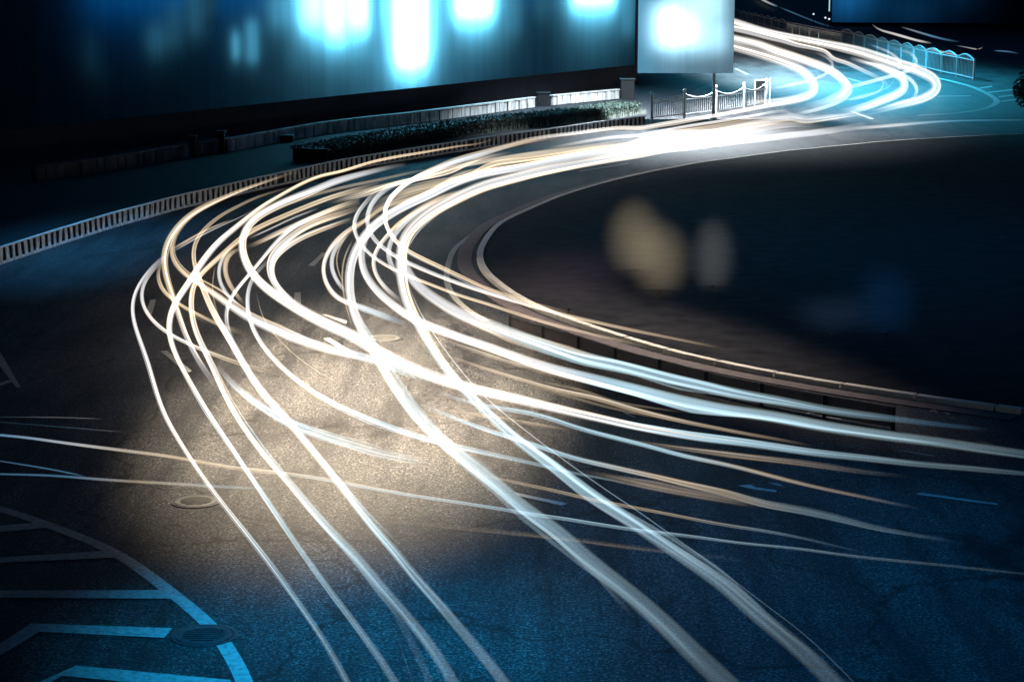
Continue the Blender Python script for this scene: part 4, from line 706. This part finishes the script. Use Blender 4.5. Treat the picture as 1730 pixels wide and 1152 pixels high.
# dark frontage along the pavement, its lights blurred by an added frosted pane
wn_ = (wall_l[-1] - wall_l[2]); wn_.z = 0; wn_.normalize(); off_ = Vector((-wn_.y, wn_.x, 0)) * 4.0
B_ = on_plane(1072, 150, wall_l[-1] + off_, Vector((-wn_.y, wn_.x, 0))); B_.z = 0; A_ = B_ - wn_ * 62
frontage('blurred_frontage', 'long dark building front with blue and white lights blurred by an added frosted pane', 'building', A_, B_, 7.5, [
    (135, 60, 125, 26, .05), (150, 110, 140, 22, .025), (245, 45, 90, 30, .22), (275, 10, 80, 22, .16), (312, -60, 60, 26, .22), (345, -40, 30, 18, .08),
    (388, 55, 100, 12, .9), (415, 35, 105, 20, .6), (455, -20, 45, 36, .6), (510, -60, 45, 36, 9), (548, -50, 70, 30, 12), (595, -60, 48, 50, 12), (530, 60, 85, 50, .7), (480, 60, 120, 22, .12), (560, 80, 110, 26, .12),
    (640, -260, 0, 820, .28), (800, -260, -10, 560, .45), (1000, -260, -10, 140, .5), (590, -260, 10, 190, .9), (678, -160, 108, 50, 26), (785, -160, 26, 62, 20), (735, -40, 90, 18, .35), (850, -60, 60, 26, .35), (900, -60, 30, 26, .18), (985, -160, 4, 76, 20), (940, -60, 20, 24, .3), (1045, -60, 60, 22, .4), (830, 60, 90, 36, .10), (620, -60, 60, 16, .4)],  # widest ones are panels added for an overall blue glow
    1.0, frosted('pane_frosting', (.30, .76, .97), 1.3), d=.5, lampcol=(.42, .82, 1.0))
# lit billboard on a pole
pb = G(1205, 203); n0 = Vector((0, -1, 0))
t = empty('pole_billboard', (pb.x, pb.y, 0)); tag(t, 'big glowing white billboard of frosted glass on a slim grey pole', 'billboard')
MB().tube([pb, pb + Vector((0, 0, 7.0))], .065, 12).build('pole', M['white'], t, smooth=True)
MB().lathe(pb, [(.16, 0), (.16, .05), (.09, .12)], 12).build('pole_base', M['white'], t)
yb = pb.y - .55
def bx(px): return on_plane(px, 60, Vector((0, yb, 0)), n0).x
zb = on_plane(1150, 124, Vector((0, yb, 0)), n0).z; x0, x1, zt = bx(1078), bx(1240), zb + 5.2
MB().poly([(x0, yb, zb), (x1, yb, zb), (x1, yb, zt), (x0, yb, zt)]).build('frosted_face', frosted('frosted_face', (.55, .85, 1.0), 1.2), t)
m = MB(); yk = yb + 1.0
m.obox(((x0 + x1) / 2, yk, (zb + zt) / 2), ((x1 - x0) / 2, 0, 0), (0, .03, 0), (0, 0, (zt - zb) / 2))
m.obox(((x0 + x1) / 2, (yb + yk) / 2, zt + .03), ((x1 - x0) / 2, 0, 0), (0, (yk - yb) / 2, 0), (0, 0, .03))
m.build('box_frame', M['wallp'], t)
for px, py, w, h, s in ((1142, 45, 66, 64, 6), (1158, -80, 110, 80, 5), (1200, 62, 50, 50, 1.8), (1185, 0, 70, 60, 2.0)):
    c = on_plane(px, py, Vector((0, yb + .42, 0)), n0); k = 1 / (F / depth(c))
    MB().obox(c, (w * k / 2, 0, 0), (0, .02, 0), (0, 0, h * k / 2)).build('lamp_panel', emit_mat('lamp', (.8, .95, 1), s), t)
# far dark block at upper right
Af = G(1405, 45); Bf = Af + Vector((90, -25, 0))
frontage('far_block', 'distant dark block with faint blue lights at the upper right', 'building', Af, Bf, 9, [
    (1425, -40, 20, 50, .9), (1470, -40, 10, 40, .35), (1545, 0, 30, 60, .25), (1620, -30, 0, 60, .15)], .4, frosted('dim_pane_frosting', (.05, .38, .9), .8), d=2.2)

# ---------------------------------------------------------------- arched fence along the far road
def arched_fence(base_px, label, top_h, picks, inf=None):
    pts = [G(x, y) for x, y in base_px]; t = empty('arched_fence', pts[0]); tag(t, label, 'fence', 'arched fences along the far road')
    Z = Vector((0, 0, 1))
    for p in pts:
        MB().bar(p, p + Z * (top_h + .05), .09).build('post', M['railwhite'], t)
    for a, b in zip(pts, pts[1:]):
        d = b - a; m = MB(); N = picks
        m.tube([a + d * (i / 10) + Z * (top_h - .05 + .24 * math.sin(math.pi * i / 10)) for i in range(11)], .04, 6)
        m.bar(a + Z * .14, b + Z * .14, .05); m.bar(a + Z * (top_h - .06), b + Z * (top_h - .06), .04)
        for i in range(1, N): m.bar(a + d * (i / N) + Z * .14, a + d * (i / N) + Z * (top_h - .05 + .22 * math.sin(math.pi * i / N)), .024)
        m.build('arched_panel', M['railwhite'], t)
    return t
arched_fence([(1645, 137), (1616.6, 130), (1589.7, 124.5), (1564, 118), (1543, 112.5), (1521.7, 107), (1500, 101), (1481.6, 95.5), (1460, 89), (1442, 83), (1422, 77)], 'long white fence of ten arched panels behind the outermost far curve', 1.13, 12)
arched_fence([(1328, 55), (1315, 51.3), (1303, 48), (1291.5, 45), (1281, 42), (1271, 39.5), (1261, 37), (1251, 34.5), (1241, 32), (1231, 29.5)], 'farther short run of small arched panels beside the glowing billboard', .92, 6)
a, b = G(1329.5, 56), G(1421, 76.6); t = empty('glass_railing', a); tag(t, 'dark panel railing with double top rail between the two arched fences', 'railing')
Z = Vector((0, 0, 1))
MB().bar(a + Z * .98, b + Z * .98, .04).build('top_rail', M['white'], t); MB().bar(a + Z * .84, b + Z * .84, .03).build('mid_rail', M['white'], t)
MB().obox((a + b) / 2 + Z * .44, (b - a) / 2, (b - a).orthogonal().normalized() * 0 + Vector((.01, .002, 0)), Z * .38).build('dark_panel', M['glassd'], t)
for lb, x, y in (('leftmost white marker post before the dark panel railing', 1338.4, 68.5), ('second white marker post from the left before the dark panel railing', 1350.7, 71.2),
                 ('third white marker post from the left before the dark panel railing', 1367, 75.4), ('rightmost white marker post before the dark panel railing', 1382.6, 78.4)):
    p = G(x, y); o = MB().lathe(p, [(.10, 0), (.10, .03), (.055, .06), (.05, .95), (.056, 1.0), (.05, 1.06), (.02, 1.09)], 12).build('marker_post', M['white'], origin=p); tag(o, lb, 'bollard', 'white marker posts')
# tiny far lights
for lb, px, py in (('lone tiny white light far off at the top, left of the pair', 1374.5, 24.5), ('left one of the pair of tiny white lights at the top', 1394.5, 30.6), ('right one of the pair of tiny white lights at the top', 1400.8, 32.8)):
    p = G(px, py, 1.6); t = empty('far_lamp', (p.x, p.y, 0)); tag(t, lb, 'lamp', 'tiny lamps beyond the arched fence')
    MB().bar((p.x, p.y, 0), (p.x, p.y, 1.55), .05).build('stem', M['dark'], t)
    MB().lathe((p.x, p.y, 1.52), [(.02, 0), (.08, .04), (.09, .1), (.05, .15), (.01, .17)], 8).build('globe', emit_mat('lamp', (.7, .9, 1), 1.1), t)
# dark bush at the right edge
p = G(1745, 190); t = empty('dark_bush', (p.x, p.y, 0)); tag(t, 'round dark bush cut off by the right picture edge near the top', 'bush')
m = MB()
for i in range(1600):
    d = Vector((random.gauss(0, 1), random.gauss(0, 1), random.gauss(0, 1))).normalized() * (random.random() ** .3)
    c = p + Vector((d.x * .85, d.y * .85, .95 + d.z * .9)); a_ = Vector((random.gauss(0, 1), random.gauss(0, 1), random.gauss(0, 1))).normalized(); b_ = a_.orthogonal().normalized(); r_ = random.uniform(.06, .13)
    m.add([c - a_ * r_, c + b_ * r_ * .5, c + a_ * r_, c - b_ * r_ * .5], [(0, 1, 2, 3)])
m.build('foliage', M['leaf'], t); MB().tube([p, p + Vector((0, 0, .9))], [.07, .04], 8).build('stem', M['bark'], t)

# ---------------------------------------------------------------- soft glows added on the island for blurred patches
def glow_mat():
    """cloud of light: clear, brightest through its middle"""
    m = bpy.data.materials.new('soft_glow'); m.use_nodes = True
    n = m.node_tree.nodes; l = m.node_tree.links; n.clear()
    at = n.new('ShaderNodeAttribute'); at.attribute_name = 'glow'
    lw = n.new('ShaderNodeLayerWeight'); lw.inputs[0].default_value = .5
    iv = n.new('ShaderNodeMath'); iv.operation = 'SUBTRACT'; iv.inputs[0].default_value = 1; l.new(lw.outputs['Facing'], iv.inputs[1])
    pw = n.new('ShaderNodeMath'); pw.operation = 'POWER'; pw.inputs[1].default_value = 5.0; l.new(iv.outputs[0], pw.inputs[0])
    em = n.new('ShaderNodeEmission'); l.new(at.outputs['Color'], em.inputs[0]); l.new(pw.outputs[0], em.inputs[1])
    tr = n.new('ShaderNodeBsdfTransparent'); ad = n.new('ShaderNodeAddShader')
    l.new(em.outputs[0], ad.inputs[0]); l.new(tr.outputs[0], ad.inputs[1])
    out = n.new('ShaderNodeOutputMaterial'); l.new(ad.outputs[0], out.inputs[0])
    return m
M['soft'] = glow_mat()
def blur_glow(px, y0, y1, w, col, label, ground=None):
    """added blur glow: round cloud of light on a made-up short post"""
    p = G(px, ground or y1, .065); k = depth(p) / F
    c = on_plane(px, (y0 + y1) / 2, p, Vector((0, -1, 0))); h = (y1 - y0) * k / 2 * 1.4; r = w * k / 2 * 1.4
    t = empty('island_glow', p); tag(t, label, 'lamp', 'added soft glows on the island')
    MB().tube([p, Vector((p.x, p.y, max(c.z - h * .62, p.z + .06)))], .03, 8).build('post', M['dark'], t)
    prof = [(max(.002, r * math.sin(math.pi * q / 24)), h * -math.cos(math.pi * q / 24)) for q in range(25)]
    o = MB().lathe(c, prof, 40).build('glow', M['soft'], t, smooth=True)
    o.data.color_attributes.new('glow', 'FLOAT_COLOR', 'POINT').data.foreach_set('color', [*[x / 2 for x in col], 1.0] * len(o.data.vertices))
blur_glow(1072, 345, 462, 92, (.12, .10, .062), 'pale yellow blurred glow added on the island, leftmost of the glows')
blur_glow(1114, 380, 496, 96, (.12, .098, .062), 'pale yellow blurred glow added on the island, just right of the leftmost')
blur_glow(1204, 378, 488, 74, (.05, .05, .047), 'greyish blurred glow added on the island standing apart from the yellow pair')
blur_glow(1405, 490, 570, 130, (.006, .011, .022), 'faint blue blurred glow added low on the island above the thick trails')
blur_glow(1495, 450, 570, 110, (.001, .007, .022), 'faint deep blue blurred glow added on the island, right of the fainter one')
blur_glow(960, 405, 530, 220, (.022, .014, .017), 'faint purplish blurred glow added on the island beside the kerb')

# ---------------------------------------------------------------- light trails
def sstep(x): x = min(1, max(0, x)); return x * x * (3 - 2 * x)
def dim(q):
    # vignette put into the trail colour: dimmer toward the frame's bottom and right
    return (1 - .68 * sstep((q.y - 640) / 430)) * (1 - .5 * sstep((q.x - 1050) / 600) * sstep((q.y - 350) / 250))
TC = {'W': (.90, .90, .92), 'C': (.98, .77, .52), 'K': (.52, .78, .93), 'B': (.20, .55, .95)}
def lerp_list(vals, u):
    x = u * (len(vals) - 1); i = min(int(x), len(vals) - 2); return vals[i], vals[i + 1], x - i
def trail_tube(name, px, ws, bs, cs, z, parent=None, side=0.0, gain=1.0, wmul=1.0, rnd=None):
    """one swept line of light through the photograph points px, side pixels off to one side"""
    rnd = rnd or random.Random(1); wpts, rad, col = [], [], []; N = len(px); W_ = .60
    L = [0.0]
    for a, b in zip(px, px[1:]): L.append(L[-1] + (b - a).length)
    ph = rnd.uniform(0, 6.3); fq = rnd.uniform(.004, .009); mx = max(ws)
    inside = lambda q: 0 < q.x < 1730 and 0 < q.y < 1152
    for i, q in enumerate(px):
        u = i / (N - 1); t_ = (px[min(i + 1, N - 1)] - px[max(i - 1, 0)]).normalized()
        a, b, f_ = lerp_list(ws, u); w = a + (b - a) * f_
        k = side * (w / 8.0) * (.75 + .45 * math.sin(ph + L[i] * fq))
        q = q + Vector((-t_.y, t_.x, 0)) * k
        p = G(q.x, q.y, z); wpts.append(p)
        rad.append(max(.35, w * W_ * wmul * (1.3 if q.y < 190 and q.x > 1230 else 1)) * depth(p) / F * (.25 if i in (0, N - 1) else 1))
        a, b, f_ = lerp_list(bs, u); br = (a + (b - a) * f_) ** 1.25 * TRAIL_GAIN * dim(q) * gain
        fade = min(90, L[-1] * .22)
        if inside(px[0]): br *= .12 + .88 * sstep(L[i] / fade)
        if inside(px[-1]): br *= sstep((L[-1] - L[i]) / fade)
        br *= 1 + .10 * math.sin(ph * 3 + L[i] * .031) * math.sin(ph + L[i] * .013)
        a, b, f_ = lerp_list(cs, u); ca, cb = TC[a], TC[b]
        col.append([(x + (y - x) * f_) * br * .5 for x, y in zip(ca, cb)])
    n = 16 if mx > 7 and parent is None else (10 if mx > 4 and parent is None else 6)
    m = MB().tube(wpts, rad, n, cap=False)
    if parent is None: o = m.build(name, M['trail'], smooth=True, origin=wpts[0])
    else: o = m.build(name, M['trail'], parent, smooth=True)
    st = [1 + (rnd.uniform(-.30, .22) if n == 16 else rnd.uniform(-.12, .1)) for _ in range(n)]      # lines left by the parts of one lamp
    o.data.color_attributes.new('glow', 'FLOAT_COLOR', 'POINT').data.foreach_set('color', [v for c in col for j in range(n) for v in (c[0] * st[j], c[1] * st[j], c[2] * st[j], 1.0)])
    tv = []
    for i in range(N):
        t_ = (wpts[min(i + 1, N - 1)] - wpts[max(i - 1, 0)]).normalized(); tv += list(t_) * n
    o.data.attributes.new('axis', 'FLOAT_VECTOR', 'POINT').data.foreach_set('vector', tv)
    return o
for ti, (label, ws, bs, cs, pts) in enumerate(TRAILS):
    rnd = random.Random(ti + 5)
    P = [Vector((float(a), float(b), 0)) for a, b in (q.split(',') for q in pts.split())]
    px = fair(resample(P, 5.0))
    z = .65 + ((ti * 37) % 11 - 5) * .012
    o = trail_tube('light_trail', px, ws, bs, cs, z, rnd=rnd)
    tag(o, label, 'light trail', 'light trails of passing cars')
    if max(ws) >= 6 and len(px) > 40:                       # fainter lines beside it from the same car's smaller lamps
        for k in range(5 if max(ws) >= 9 else 3):
            sd = rnd.choice((-1, 1)) * rnd.uniform(5.5, 19); a = int(len(px) * rnd.uniform(0, .25)); b = int(len(px) * rnd.uniform(.72, 1.0))
            tone = rnd.choice(('C', 'C', 'C', 'W'))
            trail_tube('fine_strand', px[a:b], [w * rnd.uniform(.16, .32) for w in ws], bs, [tone if c in 'WC' else c for c in cs], z + rnd.uniform(-.06, .06), o, sd, rnd.uniform(.5, 1.0), 1.0, rnd)
